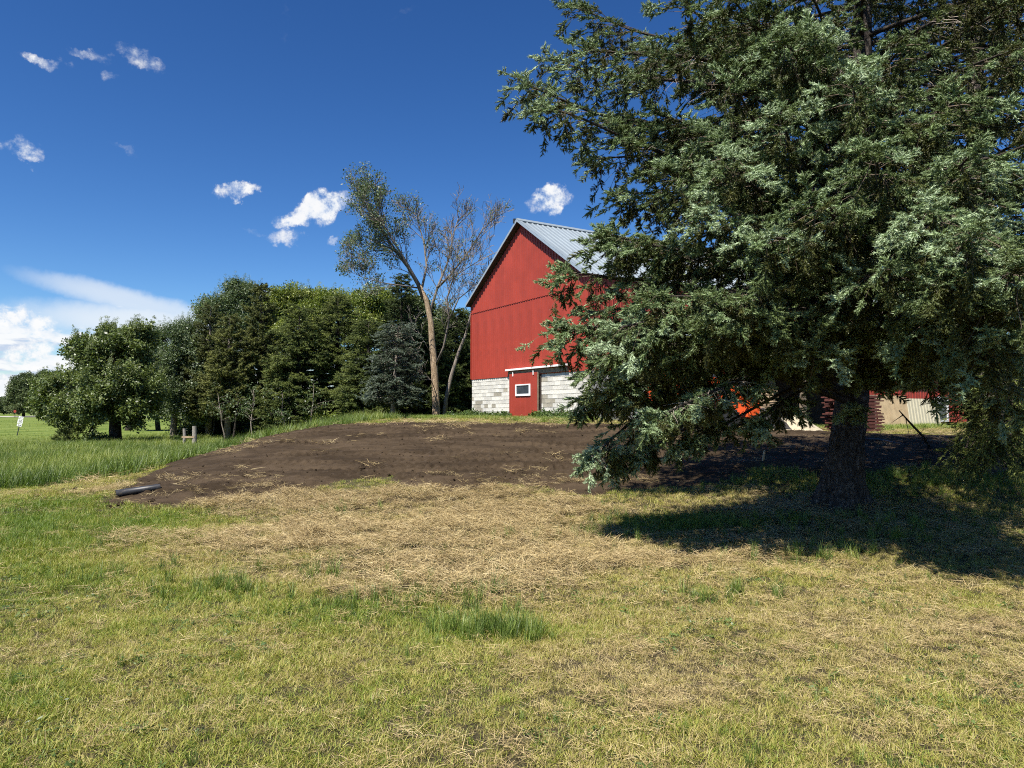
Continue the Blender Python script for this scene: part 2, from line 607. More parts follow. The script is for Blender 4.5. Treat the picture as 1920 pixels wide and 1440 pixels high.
M['bark_spruce'] = bark_mat('spruce_bark', (0.030, 0.024, 0.020), (0.20, 0.17, 0.145), 6.0, 0.45, 1.0)
M['bark_limb'] = bark_mat('spruce_limb_bark', (0.030, 0.024, 0.019), (0.12, 0.10, 0.080), 14.0, 0.5, 0.6)
M['twig'] = simple_mat('spruce_twig', (0.105, 0.078, 0.054), 0.9, var=0.3, scale=10)
M['dead_twig'] = simple_mat('dead_twig', (0.27, 0.225, 0.18), 0.9, var=0.25, scale=10)
M['bark_tan'] = bark_mat('tan_bark', (0.22, 0.155, 0.095), (0.50, 0.38, 0.25), 4.0, 0.3, 0.6)
M['bark_grey'] = bark_mat('grey_bark', (0.11, 0.092, 0.075), (0.30, 0.255, 0.21), 4.0, 0.3, 0.5)
M['bark_dark'] = bark_mat('dark_bark', (0.02, 0.017, 0.014), (0.085, 0.07, 0.055), 4.0, 0.3, 0.5)
M['bark_pale'] = bark_mat('pale_bark', (0.15, 0.125, 0.10), (0.34, 0.29, 0.24), 4.0, 0.3, 0.4)

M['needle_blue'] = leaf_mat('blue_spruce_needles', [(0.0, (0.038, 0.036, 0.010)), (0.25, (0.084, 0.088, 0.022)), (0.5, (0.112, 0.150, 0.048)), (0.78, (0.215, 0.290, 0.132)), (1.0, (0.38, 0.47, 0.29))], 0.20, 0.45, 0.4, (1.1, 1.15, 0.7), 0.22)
M['needle_dark'] = leaf_mat('dark_needles', [(0.0, (0.026, 0.036, 0.011)), (0.5, (0.076, 0.105, 0.028)), (1.0, (0.195, 0.225, 0.058))], 0.15, 0.5, 0.3)
M['needle_pine'] = leaf_mat('pine_needles', [(0.0, (0.040, 0.046, 0.014)), (0.5, (0.100, 0.116, 0.030)), (1.0, (0.215, 0.225, 0.065))], 0.18, 0.5, 0.3)
M['needle_silver'] = leaf_mat('silver_spruce_needles', [(0.0, (0.034, 0.044, 0.022)), (0.5, (0.075, 0.100, 0.060)), (1.0, (0.23, 0.28, 0.22))], 0.15, 0.45, 0.4, (1.1, 1.15, 0.8))
M['leaf_oak'] = leaf_mat('oak_leaves', [(0.0, (0.048, 0.066, 0.020)), (0.45, (0.110, 0.150, 0.042)), (0.8, (0.205, 0.245, 0.095)), (1.0, (0.31, 0.35, 0.19))], 0.28, 0.42, 0.35, None, 0.7)
M['leaf_silver'] = leaf_mat('silvery_leaves', [(0.0, (0.042, 0.062, 0.028)), (0.5, (0.098, 0.140, 0.058)), (0.82, (0.19, 0.24, 0.13)), (1.0, (0.33, 0.38, 0.26))], 0.28, 0.42, 0.35, None, 0.7)
M['leaf_bright'] = leaf_mat('bright_leaves', [(0.0, (0.065, 0.095, 0.018)), (0.5, (0.160, 0.210, 0.038)), (1.0, (0.36, 0.38, 0.12))], 0.32, 0.4, 0.45, None, 0.7)
M['leaf_far'] = leaf_mat('distant_leaves', [(0.0, (0.040, 0.056, 0.024)), (0.5, (0.078, 0.110, 0.042)), (1.0, (0.17, 0.20, 0.09))], 0.25, 0.5, 0.3, None, 0.6)
M['grass'] = leaf_mat('grass_blades', [(0.0, (0.095, 0.165, 0.016)), (0.30, (0.210, 0.265, 0.034)), (0.55, (0.385, 0.345, 0.085)), (0.78, (0.40, 0.32, 0.13)), (1.0, (0.50, 0.40, 0.21))], 0.30, 0.5, 0.35, (1.1, 1.2, 0.5), 0.55)
M['straw'] = leaf_mat('straw', [(0.0, (0.20, 0.14, 0.068)), (0.5, (0.41, 0.305, 0.140)), (1.0, (0.60, 0.49, 0.27))], 0.12, 0.55, 0.35, (1, 1, 0.8), 0.7)
M['tall_grass'] = leaf_mat('tall_grass_blades', [(0.0, (0.078, 0.130, 0.030)), (0.5, (0.165, 0.235, 0.042)), (1.0, (0.36, 0.39, 0.10))], 0.32, 0.45, 0.4, (1.1, 1.2, 0.5), 0.6)
M['weed'] = leaf_mat('weed_leaves', [(0.0, (0.030, 0.060, 0.016)), (0.5, (0.065, 0.115, 0.026)), (1.0, (0.14, 0.19, 0.050))], 0.28, 0.45, 0.4, None, 0.6)

# ------------------------------------------------------------------ instancing of leaves and blades inside one crown or one sward
_groups = {}


def proto(name, me):
    return bpy.data.objects.new(name, me)       # never linked: only its mesh is used


def inst_group(key, protos):
    if key in _groups:
        return _groups[key]
    g = bpy.data.node_groups.new('scatter_' + key, 'GeometryNodeTree')
    g.interface.new_socket('Geometry', in_out='INPUT', socket_type='NodeSocketGeometry')
    g.interface.new_socket('Geometry', in_out='OUTPUT', socket_type='NodeSocketGeometry')
    gi = g.nodes.new('NodeGroupInput')
    go = g.nodes.new('NodeGroupOutput')
    iop = g.nodes.new('GeometryNodeInstanceOnPoints')
    join = g.nodes.new('GeometryNodeJoinGeometry')
    for p in protos:
        oi = g.nodes.new('GeometryNodeObjectInfo')
        oi.inputs['Object'].default_value = p
        oi.inputs['As Instance'].default_value = True
        g.links.new(oi.outputs['Geometry'], join.inputs[0])

    def attr(nm, dt):
        a = g.nodes.new('GeometryNodeInputNamedAttribute')
        a.data_type = dt
        a.inputs['Name'].default_value = nm
        return a.outputs['Attribute']
    e2r = g.nodes.new('FunctionNodeEulerToRotation')
    g.links.new(attr('rot', 'FLOAT_VECTOR'), e2r.inputs[0])
    iop.inputs['Pick Instance'].default_value = True
    g.links.new(gi.outputs[0], iop.inputs['Points'])
    g.links.new(join.outputs[0], iop.inputs['Instance'])
    g.links.new(attr('pick', 'INT'), iop.inputs['Instance Index'])
    g.links.new(e2r.outputs[0], iop.inputs['Rotation'])
    g.links.new(attr('scl', 'FLOAT_VECTOR'), iop.inputs['Scale'])
    g.links.new(iop.outputs[0], go.inputs[0])
    _groups[key] = g
    return g


def scatter(name, key, protos, pts, rot, scl, tint, parent=None, mat=None):
    pts = np.asarray(pts, np.float32)
    n = len(pts)
    me = bpy.data.meshes.new(name)
    me.vertices.add(n)
    me.vertices.foreach_set('co', pts.ravel())
    for an, dt, av in (('rot', 'FLOAT_VECTOR', np.asarray(rot, np.float32).ravel()), ('pick', 'INT', rng.integers(0, len(protos), n).astype(np.int32)), ('tint', 'FLOAT', np.asarray(tint, np.float32))):
        a = me.attributes.new(an, dt, 'POINT')
        a.data.foreach_set('vector' if dt == 'FLOAT_VECTOR' else 'value', av)
    scl = np.asarray(scl, np.float32)
    if scl.ndim == 1:
        scl = np.repeat(scl[:, None], 3, 1)
    a = me.attributes.new('scl', 'FLOAT_VECTOR', 'POINT')
    a.data.foreach_set('vector', np.ascontiguousarray(scl).ravel())
    me.update()
    o = link(name, me, parent, mat)
    md = o.modifiers.new('scatter', 'NODES')
    md.node_group = inst_group(key, protos)
    o['kind'] = 'stuff'
    return o


def eulers(D, U):
    """Rotations whose X axis is D and whose Z axis is as near U as it can be."""
    D = D / np.linalg.norm(D, axis=1, keepdims=True)
    Z = U - D * np.sum(U * D, 1, keepdims=True)
    nz = np.linalg.norm(Z, axis=1, keepdims=True)
    alt = np.cross(D, np.tile([0.31, 0.77, 0.11], (len(D), 1)))
    Z = np.where(nz > 1e-4, Z / np.maximum(nz, 1e-6), alt / np.linalg.norm(alt, axis=1, keepdims=True))
    Yv = np.cross(Z, D)
    ry = -np.arcsin(np.clip(D[:, 2], -1, 1))
    rx = np.arctan2(Yv[:, 2], Z[:, 2])
    rz = np.arctan2(D[:, 1], D[:, 0])
    return np.stack([rx, ry, rz], 1)


def needle_shoots(shoots, per_m, nlen, nwid, seed, up_bias=0.30, core=0.42):
    """shoots: list of (p0, p1). One thin triangle for each needle."""
    r = np.random.default_rng(seed)
    V, F, A = [], [], []
    for p0, p1 in shoots:
        p0, p1 = np.array(p0, float), np.array(p1, float)
        L = np.linalg.norm(p1 - p0)
        d = (p1 - p0) / L
        a = np.cross(d, [0, 0, 1.0])
        if np.linalg.norm(a) < 1e-3:
            a = np.array([1.0, 0, 0])
        a /= np.linalg.norm(a)
        b = np.cross(a, d)
        k = max(6, int(L * per_m))
        rv = r.random()
        for i in range(k):
            t = (i + r.random()) / k
            ang = r.random() * 2 * math.pi
            o = a * math.cos(ang) + b * math.sin(ang)
            o[2] += up_bias * r.random()
            o /= np.linalg.norm(o)
            fw = 0.30 + 0.6 * r.random() + (0.9 if t > 0.9 else 0)
            nd = o + d * fw
            nd /= np.linalg.norm(nd)
            ln = nlen * (0.75 + 0.5 * r.random()) * (1.0 if t < 0.92 else 0.85)
            root = p0 + (p1 - p0) * t
            sd = np.cross(nd, r.normal(size=3))
            sd /= np.linalg.norm(sd)
            b0 = len(V)
            V += [root - sd * nwid * .5, root + sd * nwid * .5, root + nd * ln]
            F.append((b0, b0 + 1, b0 + 2))
            A += [min(1, max(0, rv * .6 + r.random() * .4))] * 3
        # dense heart of the shoot, where the needles overlap
        b0 = len(V)
        m = p0 + (p1 - p0) * .55
        cr = nlen * core
        ring = [m + (a * math.cos(q) + b * math.sin(q)) * cr for q in (0, 2.09, 4.19)]
        V += [p0] + ring + [p0 + (p1 - p0) * 1.03]
        A += [.25 + rv * .3] * 5
        for q in range(3):
            F.append((b0, b0 + 1 + q, b0 + 1 + (q + 1) % 3))
            F.append((b0 + 4, b0 + 1 + (q + 1) % 3, b0 + 1 + q))
    return np.array(V), np.array(F), np.array(A)


def spray_proto(name, mat, seed, length=0.27, pairs=5, per_m=330, nlen=0.027, nwid=0.0072, rise=0.0):
    r = random.Random(seed)
    sh = [((0, 0, 0), (length * .55, 0, 0)), ((length * .55, 0, 0), (length, r.uniform(-.05, .05) * length, .02 * length))]
    for i in range(2 * pairs):
        t = r.uniform(.05, .92)
        L = length * r.uniform(.22, .42) * (1.1 - .3 * t)
        an = R(r.uniform(25, 70)) * r.choice((-1, 1))
        el = r.uniform(-.45, .60) + rise
        x0 = length * t
        sh.append(((x0, 0, 0), (x0 + math.cos(an) * L, math.sin(an) * L * math.cos(el), math.sin(el) * L)))
    V, F, A = needle_shoots(sh, per_m, nlen, nwid, seed)
    return proto(name, np_mesh(name, V, F, mat, {'rnd': A}))


def leaf_cluster(name, mat, seed, n=46, rad=0.42, leaf=0.11, flat=0.75, narrow=0.62):
    r = np.random.default_rng(seed)
    V, F, A = [], [], []
    for i in range(n):
        c = r.normal(size=3)
        c *= rad * r.random() ** 0.45 / np.linalg.norm(c)
        c[2] *= flat
        d = r.normal(size=3) + c / rad * 0.8 + np.array([0, 0, -0.25])
        d /= np.linalg.norm(d)
        up = np.array([0, 0, 1.0]) + r.normal(size=3) * 0.75
        s = np.cross(d, up)
        s /= max(1e-6, np.linalg.norm(s))
        L = leaf * (0.65 + 0.7 * r.random())
        b0 = len(V)
        V += [c, c + d * L * .5 + s * L * narrow * .5, c + d * L, c + d * L * .5 - s * L * narrow * .5]
        F.append((b0, b0 + 1, b0 + 2, b0 + 3))
        A += [r.random()] * 4
    return proto(name, np_mesh(name, np.array(V), np.array(F), mat, {'rnd': A}))


def tuft_proto(name, mat, seed, n=45, rad=0.07, lo=0.04, hi=0.10, wid=0.0035, lean=(5, 55), curl=0.6, flat=0.0, segs=3):
    r = np.random.default_rng(seed)
    V, F, A = [], [], []
    for i in range(n):
        an, rr = r.random() * 6.283, rad * math.sqrt(r.random())
        base = np.array([math.cos(an) * rr, math.sin(an) * rr, -0.008 if not flat else flat * r.random()])
        L = lo + (hi - lo) * r.random() ** 1.4
        le = R(lean[0] + (lean[1] - lean[0]) * r.random())
        az = r.random() * 6.283
        hd = np.array([math.cos(az), math.sin(az), 0])
        sd = np.array([-hd[1], hd[0], 0])
        tw = r.normal() * 0.5
        sd = sd * math.cos(tw) + np.array([0, 0, 1.0]) * math.sin(tw) * 0.6
        p = base.copy()
        w = wid * (0.7 + 0.6 * r.random())
        b0 = len(V)
        rv = r.random()
        for k in range(segs + 1):
            t = k / segs
            wk = w * (1 - 0.92 * t ** 1.5)
            V += [p - sd * wk * .5, p + sd * wk * .5]
            A += [rv, rv]
            a = le + curl * t * (1 if le > 0 else -1)
            a = min(a, R(96) if not flat else R(90 + r.normal() * 4))
            p = p + (hd * math.sin(a) + np.array([0, 0, math.cos(a)])) * (L / segs)
            if p[2] < -0.01:
                p[2] = -0.01
        for k in range(segs):
            F.append((b0 + 2 * k, b0 + 2 * k + 1, b0 + 2 * k + 3, b0 + 2 * k + 2))
    return proto(name, np_mesh(name, np.array(V), np.array(F), mat, {'rnd': A}))


# ------------------------------------------------------------------ ground, soil, road
def blob(x, y, specs):
    """Sum of soft ellipses (x, y, rx, ry, amount) laid on the ground."""
    s = np.zeros_like(np.asarray(x, float))
    for (cx, cy, rx, ry, am) in specs:
        s = s + am * np.exp(-(((x - cx) / rx) ** 2 + ((y - cy) / ry) ** 2) ** 1.3)
    return s


STRAW = [(-1.6, 9.9, 2.6, 2.0, .95), (0.3, 10.2, 1.9, 1.7, .9), (-3.6, 9.6, 1.8, 1.4, .6), (-6.9, 13.6, 2.0, .95, .85), (-8.4, 15.2, 1.6, 1.0, .75),
         (-0.4, 8.0, 1.9, 1.0, .8), (-.5, 6.9, 1.5, .7, .62), (1.7, 7.9, 1.4, .9, .35), (5.0, 10.6, 1.9, 1.3, .42), (2.2, 6.0, 2.0, .8, .34), (3.6, 5.2, 1.6, .8, .34), (-1.5, 12.2, 3.0, 1.1, .9),
         (-4.6, 12.3, 2.4, .8, .85), (4.6, 8.6, 2.2, 1.6, .30), (1.2, 4.5, 1.8, .5, .28), (-2.4, 5.2, .9, .4, .2), (3.5, 11.3, 1.5, 1.2, .45)]
LUSH = [(-6.3, 9.3, 2.4, 2.2, .75), (-2.7, 6.6, .8, .45, .5), (-1.3, 5.9, .9, .4, .4), (-0.1, 5.35, .7, .3, .5), (-4.1, 7.1, 1.0, .6, .35), (-7.5, 12.0, 2.5, 1.6, .45),
        (1.9, 10.6, 1.3, .7, .6), (2.6, 10.2, 1.2, .5, .5), (5.5, 13.5, 3.0, 1.5, .4), (-3.4, 3.9, .9, .5, .35), (1.0, 3.6, .5, .3, .3)]


def straw_at(x, y):
    n = (fbm(x * 0.9, y * 0.9, 11, 4) - 0.5)
    s = blob(x, y, STRAW) * (1 - 0.25 * blob(x, y, LUSH)) + n * 1.5 + (fbm(x * 3.1, y * 3.1, 13, 3) - 0.5) * 0.6
    s = s + 0.9 * np.exp(-((y - 27.6 + 0.12 * x) / 1.3) ** 2) * sstep(-6, -3, x)
    s = s * np.where(fbm(x * 1.5, y * 1.9, 15, 3) > .44, 1.0, .45)
    return np.clip((s - .22) * 1.15, 0, 1)


def dry_at(x, y):
    n = (fbm(x * 0.7, y * 0.7, 21, 4) - 0.5) * 0.9 + (fbm(x * 2.6, y * 2.6, 25, 3) - 0.5) * 0.45
    s = 0.49 + 0.42 * np.clip(blob(x, y, STRAW), 0, 1) - 0.42 * np.clip(blob(x, y, LUSH), 0, 1) + n * 0.55
    s = s + 0.10 * sstep(-1, 3.5, x) * (1 - sstep(9, 12, y)) - 0.10 * sstep(-2, -5, x)
    return np.clip(s, 0, 1)


def axis(lo, hi, step, far_lo, far_hi, grow=1.22):
    a = list(np.arange(lo, hi + 1e-6, step))
    s = step
    while a[-1] < far_hi:
        s *= grow
        a.append(a[-1] + s)
    s = step
    while a[0] > far_lo:
        s *= grow
        a.insert(0, a[0] - s)
    return np.array(a)


def grid_mesh(name, xs, ys, Z, mat, attrs=None, keep=None, smooth=True):
    X, Y = np.meshgrid(xs, ys)
    nx, ny = len(xs), len(ys)
    idx = np.arange(nx * ny).reshape(ny, nx)
    F = np.stack([idx[:-1, :-1].ravel(), idx[:-1, 1:].ravel(), idx[1:, 1:].ravel(), idx[1:, :-1].ravel()], 1)
    V = np.stack([X.ravel(), Y.ravel(), Z.ravel()], 1)
    at = {k: v.ravel() for k, v in (attrs or {}).items()}
    if keep is not None:
        kv = keep.ravel()
        F = F[kv[F].any(1)]
        used = np.unique(F)
        mp = -np.ones(len(V), int)
        mp[used] = np.arange(len(used))
        V, F = V[used], mp[F]
        at = {k: v[used] for k, v in at.items()}
    return np_mesh(name, V, F, mat, at, smooth)


xs = axis(-16, 16, 0.16, -4000, 4000)
ys = axis(1, 34, 0.16, -300, 5000)
XX, YY = np.meshgrid(xs, ys)
far_flat = 1 - sstep(60, 200, np.maximum(np.abs(XX) - 40, YY - 60))
ZZ = H(XX, YY) * far_flat
ground = link('ground', grid_mesh('ground', xs, ys, ZZ, M['ground'], {'dry': np.clip(dry_at(XX, YY) + .25 * straw_at(XX, YY), 0, 1)}))
tag(ground, kind='structure')

SOIL_POLY = np.array([(p.x, p.y) for p in [G(*q) for q in [(218, 934), (300, 946), (380, 944), (460, 934), (600, 914), (700, 904), (765, 914), (860, 926), (960, 914),
                                                            (1050, 930), (1110, 934), (1170, 914), (1300, 905), (1420, 893), (1500, 884)]]]
                     + [(5.6, 12.6), (8.5, 13.6), (12, 16.2), (17, 18.0), (24, 20), (24, 23.5), (17, 22.5), (12, 22.6), (8, 22.6), (4, 23.8), (1, 25.4), (-2, 26.2), (-4.5, 26.2), (-6.2, 24), (-7.4, 20.5), (-8.3, 17.5)])


def poly_sd(x, y, poly):
    """Signed distance, positive inside."""
    d = np.full(x.shape, 1e9)
    ins = np.zeros(x.shape, bool)
    n = len(poly)
    for i in range(n):
        ax, ay = poly[i]
        bx, by = poly[(i + 1) % n]
        ex, ey = bx - ax, by - ay
        t = np.clip(((x - ax) * ex + (y - ay) * ey) / (ex * ex + ey * ey), 0, 1)
        d = np.minimum(d, np.hypot(x - ax - t * ex, y - ay - t * ey))
        c = ((ay <= y) & (y < by)) | ((by <= y) & (y < ay))
        with np.errstate(divide='ignore', invalid='ignore'):
            xi = ax + (y - ay) / (by - ay if by != ay else 1e-9) * ex
        ins ^= c & (x < xi)
    return np.where(ins, d, -d)


def soil_sd(x, y):
    return poly_sd(np.asarray(x, float), np.asarray(y, float), SOIL_POLY) + (fbm(np.asarray(x) * 1.1, np.asarray(y) * 1.1, 31, 4) - 0.5) * 1.5


def soil_relief(x, y):
    z = (fbm(x * 2.2, y * 2.2, 41, 4) - 0.5) * 0.075 + (fbm(x * 8, y * 8, 45, 3) - 0.5) * 0.045
    rr = np.random.default_rng(5)
    for k in range(24):                      # crawler tracks pressed into the loose soil
        y0 = 12.6 + k * 0.58 + rr.normal() * 0.2
        sl, cv, ph = rr.normal() * 0.05, rr.normal() * 0.006, rr.random() * 6
        x0, x1 = -9 + rr.random() * 6, 2 + rr.random() * 12
        for off in (0.0, 1.25):
            yc = y0 + off + sl * x + cv * x * x
            dv = y - yc
            inb = sstep(0.21, 0.16, np.abs(dv)) * sstep(x0, x0 + 1, x) * sstep(x1, x1 - 1, x)
            lug = (np.sin((x + np.abs(dv) * 0.5) * 2 * math.pi / 0.20 + ph) > 0.1).astype(float)
            inb = inb * sstep(.42, .58, fbm(x * .7, y * 1.1 + k, 47, 2))
            z = z + inb * (lug * 0.045 - 0.030) + sstep(0.30, 0.22, np.abs(dv)) * sstep(0.14, 0.22, np.abs(dv)) * 0.014 * sstep(x0, x0 + 1, x) * sstep(x1, x1 - 1, x)
    return z


sxs = np.arange(-10.2, 16.0, 0.048)
sys_ = np.concatenate([np.arange(10.5, 20, 0.05), np.arange(20, 28, 0.08)])
SX, SY = np.meshgrid(sxs, sys_)
sd = soil_sd(SX, SY)
SZ = H(SX, SY) + np.clip(sd * 0.10, -0.12, 0.055) + soil_relief(SX, SY) * sstep(-0.1, 0.5, sd)
soil = link('bare_soil', grid_mesh('bare_soil', sxs, sys_, SZ, M['soil'], keep=sd > -0.7))
tag(soil, kind='structure')
exs = np.arange(15.8, 26, 0.2)
eys = np.arange(14, 27, 0.2)
EX, EY = np.meshgrid(exs, eys)
esd = soil_sd(EX, EY)
yard = link('yard_track', grid_mesh('yard_track', exs, eys, H(EX, EY) + np.clip(esd * 0.1, -0.12, 0.05), M['soil'], keep=esd > -0.7))
tag(yard, kind='structure')


def strip(name, pts, w, mat, dz=0.03):
    V, F = [], []
    k = len(pts)
    for i in range(k):
        a = Vector(pts[max(i - 1, 0)])
        b = Vector(pts[min(i + 1, k - 1)])
        t = (b - a).normalized()
        s = Vector((-t.y, t.x))
        for q in (-1, 0, 1):
            p = Vector(pts[i]) + s * q * w / 2
            V.append((p.x, p.y, h(p.x, p.y) * float(1 - sstep(60, 200, max(abs(p.x) - 40, p.y - 60))) + dz + (0.04 if q == 0 else 0)))
    for i in range(k - 1):
        F += [(3 * i, 3 * i + 1, 3 * i + 4, 3 * i + 3), (3 * i + 1, 3 * i + 2, 3 * i + 5, 3 * i + 4)]
    o = link(name, np_mesh(name, np.array(V), np.array(F), mat, smooth=True))
    return tag(o, kind='structure')


strip('road', [(-47, -60 + i * 22 - i * 0) if False else (-62 - 0.42 * max(0, i * 20 - 20) * 0.9, -60 + i * 20) for i in range(30)], 8.0, M['gravel'], 0.12)
strip('side_road', [(-170 + i * 12, 214 + math.sin(i * .3) * 1.0) for i in range(9)], 12, M['gravel'], 0.06)

# ------------------------------------------------------------------ barn
BW = 10.5                                    # gable width
BL = 27.0
bx_ang = math.atan2(-0.852, 0.523)
B0 = Vector((-2.22, 39.0, 0))
BZ = 1.22                                    # foot of the block wall
ZB = 3.45                                    # top of the block wall
ZS = 7.16                                    # lap between the two rows of steel
ZE = 7.50                                    # wall height at the eaves
SL = 0.654
ZP = ZE + SL * BW / 2
barn = empty('barn', (B0.x, B0.y, BZ), bx_ang)
tag(barn, 'tall red steel-sided barn with grey metal gable roof on white block base', 'barn')
bxv, byv = Vector((0.523, -0.852, 0)), Vector((0.852, 0.523, 0))


def bz(z):
    return z - BZ


def ribbed_panel(x0, x1, zlo, ztop, y=0.0, depth=0.030, pitch=0.229, thick=0.004, ribw=0.035):
    """Vertical ribbed sheet facing -y; ztop is a function of x."""
    xsx = [x0]
    n = int(round((x1 - x0) / pitch))
    prof = [(x0, 0)]
    for i in range(n):
        c = x0 + (i + 0.5) * (x1 - x0) / n
        prof += [(c - ribw, 0), (c - ribw * .45, -depth), (c + ribw * .45, -depth), (c + ribw, 0)]
    prof.append((x1, 0))
    # break at the ridge so the top edge follows the gable
    V, F = [], []
    for (x, dy) in prof:
        V += [(x, y + dy, zlo), (x, y + dy, ztop(x))]
    for i in range(len(prof) - 1):
        F.append((2 * i, 2 * i + 2, 2 * i + 3, 2 * i + 1))
    mb = MB().add(V, F)
    return mb


def gable_top(x):
    return bz(ZE + SL * min(x, BW - x))


npan = 12
pw = BW / npan
low_me = ribbed_panel(0, pw, bz(ZB) - 0.03, lambda x: bz(ZS), -0.03).mesh('siding_panel')
low_me.materials.append(M['red_steel'])
for i in range(npan):
    o = link('siding_panel', low_me, barn)
    o.location = (i * pw, 0, 0)
for i in range(npan):
    ribbed_panel(i * pw, (i + 1) * pw, bz(ZS) - 0.06, gable_top, -0.052).build('siding_panel', M['red_steel'], barn)
MB().box(-0.01, BW + 0.01, -0.062, -0.020, bz(ZS) - 0.085, bz(ZS) - 0.055).build('lap_trim', M['red_steel'], barn)
# body behind the cladding
MB().prism([(0.02, bz(ZB) - 0.05), (BW - 0.02, bz(ZB) - 0.05), (BW - 0.02, gable_top(BW) - 0.1), (BW / 2, gable_top(BW / 2) - 0.1), (0.02, gable_top(0) - 0.1)], 'y', 0.0, BL).build('frame_core', M['dark_inside'], barn)
for sx_ in (-0.03, BW + 0.03):
    MB().box(min(sx_, sx_ + .0) - 0.03, sx_ + 0.03, -0.066, 0.05, bz(ZB), gable_top(0) - 0.02).build('corner_trim', M['red_steel'], barn)
# long side, facing the yard
ns = 28
side_me = MB()
pwl = BL / ns
for i in range(ns):
    v = []
    a0 = i * pwl
    prof = [(a0, 0)]
    for k in range(4):
        c = a0 + (k + .5) * pwl / 4
        prof += [(c - .035, 0), (c - .016, .022), (c + .016, .022), (c + .035, 0)]
    prof.append((a0 + pwl, 0))
    V, F = [], []
    for (yy, dx) in prof:
        V += [(BW + 0.02 + dx, yy, bz(ZB) - .02), (BW + 0.02 + dx, yy, bz(ZE) - .05)]
    for k in range(len(prof) - 1):
        F.append((2 * k, 2 * k + 2, 2 * k + 3, 2 * k + 1))
    MB().add(V, F).build('siding_panel', M['red_steel'], barn)
MB().box(BW - 0.25, BW, 0.3, BL, bz(0.4), bz(ZB) - .02).build('side_wall', M['block_shaded'], barn)
MB().box(0, 0.25, 0.3, BL, bz(0.4), bz(ZB) - .02).build('side_wall', M['block_shaded'], barn)
# block wall of the gable end
DX0, DX1 = 4.25, 6.80
wall_l = MB().box(0.012, DX0 + .0, 0.02, 0.28, bz(0.7), bz(ZB) - .01).build('block_wall', M['mortar'], barn)
wall_r = MB().box(DX1, BW - 0.012, 0.02, 0.28, bz(0.7), bz(ZB) - .01).build('block_wall', M['mortar'], barn)
MB().box(DX0 + .002, DX1 - .002, 0.16, 0.28, bz(1.0), bz(ZB) - .01).build('dark_doorway_panel', M['dark_inside'], barn)  # solid dark panel stands in for the unlit doorway
CB, CHT = 0.4, 0.2
_bm = {}


def block_mesh(w):
    k = round(w, 2)
    if k not in _bm:
        e = 0.007
        hw, hh = w - 0.012, CHT - 0.012
        V = [(0, .02, 0), (hw, .02, 0), (hw, .02, hh), (0, .02, hh), (e, -.004, e), (hw - e, -.004, e), (hw - e, -.004, hh - e), (e, -.004, hh - e)]
        F = [(0, 1, 5, 4), (1, 2, 6, 5), (2, 3, 7, 6), (3, 0, 4, 7), (4, 5, 6, 7)]
        _bm[k] = [MB().add(V, F).mesh('block') for _ in range(2)]
        _bm[k][0].materials.append(M['block_white'])
        _bm[k][1].materials.append(M['block_bare'])
    return _bm[k]


BARE = {(5, 0), (4, 1), (4, 2), (3, 2), (3, 4), (3, 6), (7, 9), (2, 1), (9, 18), (9, 17), (5, 17), (5, 18), (4, 17), (4, 18), (4, 19), (3, 18), (3, 19), (5, 17), (3, 23), (4, 24)}
rb = random.Random(4)
for c in range(11):
    zlo = bz(ZB) - (c + 1) * CHT
    row = 10 - c
    off = 0.2 if c % 2 else 0.0
    x = -off
    k = 0
    while x < BW - 0.01:
        a, b = max(x, 0.0), min(x + CB, BW)
        segs = [(a, b)]
        if a < DX1 and b > DX0:
            segs = [(a, min(b, DX0)), (max(a, DX1), b)]
        for (s0, s1) in segs:
            if s1 - s0 > 0.07:
                par = wall_l if s0 < DX0 else wall_r
                wm = block_mesh(s1 - s0)
                bare = (row, k) in BARE or (rb.random() < 0.03)
                o = link('block', wm[1 if bare else 0], par)
                o.location = (s0 + 0.006, rb.uniform(-0.003, 0.004), zlo + 0.006)
        x += CB
        k += 1
sw_ = MB().box(BW - .22, BW - .012, 0.02, 0.29, bz(0.7), bz(ZB) - .01).build('block_wall', M['mortar'], barn)
gme = {}
for c in range(11):
    y = 0.0
    k = 0
    while y < 3.6:
        w_ = .2 if (k == 0 and c % 2) else .4
        key_ = round(w_, 1)
        if key_ not in gme:
            gme[key_] = block_mesh(w_)[0].copy()
            gme[key_].materials.clear()
            gme[key_].materials.append(M['block_shaded'])
        o = link('block', gme[key_], sw_)
        o.rotation_euler = (0, 0, math.pi / 2)
        o.location = (BW + .008 + rb.uniform(-.003, .003), y + .012, bz(ZB) - (c + 1) * CHT + .006)
        y += w_
        k += 1
# sliding door, its rail and window
door = empty('door', (0, 0, 0))
door.parent = barn
dz0, dz1 = bz(1.24), bz(3.53)
ribbed_panel(DX0 - 0.02, DX1 - 0.0, dz0, lambda x: dz1, -0.155, 0.012, 0.43, ribw=0.02).build('door_panel', M['red_steel'], door)
MB().box(DX0 - 0.02, DX1, -0.150, -0.10, dz0, dz1).build('door_core', M['red_steel'], door)
MB().box(DX1 - 0.01, DX1 + 0.05, -0.165, -0.10, dz0, dz1).build('edge_trim', M['old_wood'], door)
wx0, wx1, wz0, wz1 = 4.87, 6.20, bz(2.42), bz(2.99)
fr = MB()
t_ = 0.10
for a in [(wx0, wx1, wz0, wz0 + t_), (wx0, wx1, wz1 - t_ * .6, wz1), (wx0, wx0 + t_, wz0 + t_, wz1 - t_ * .6), (wx1 - t_, wx1, wz0 + t_, wz1 - t_ * .6)]:
    fr.box(a[0], a[1], -0.205, -0.150, a[2], a[3])
dw = fr.build('window', M['white_paint'], barn)
MB().box(wx0 + t_, wx1 - t_, -0.176, -0.168, wz0 + t_, wz1 - t_ * .6).build('pane', M['glass'], dw)
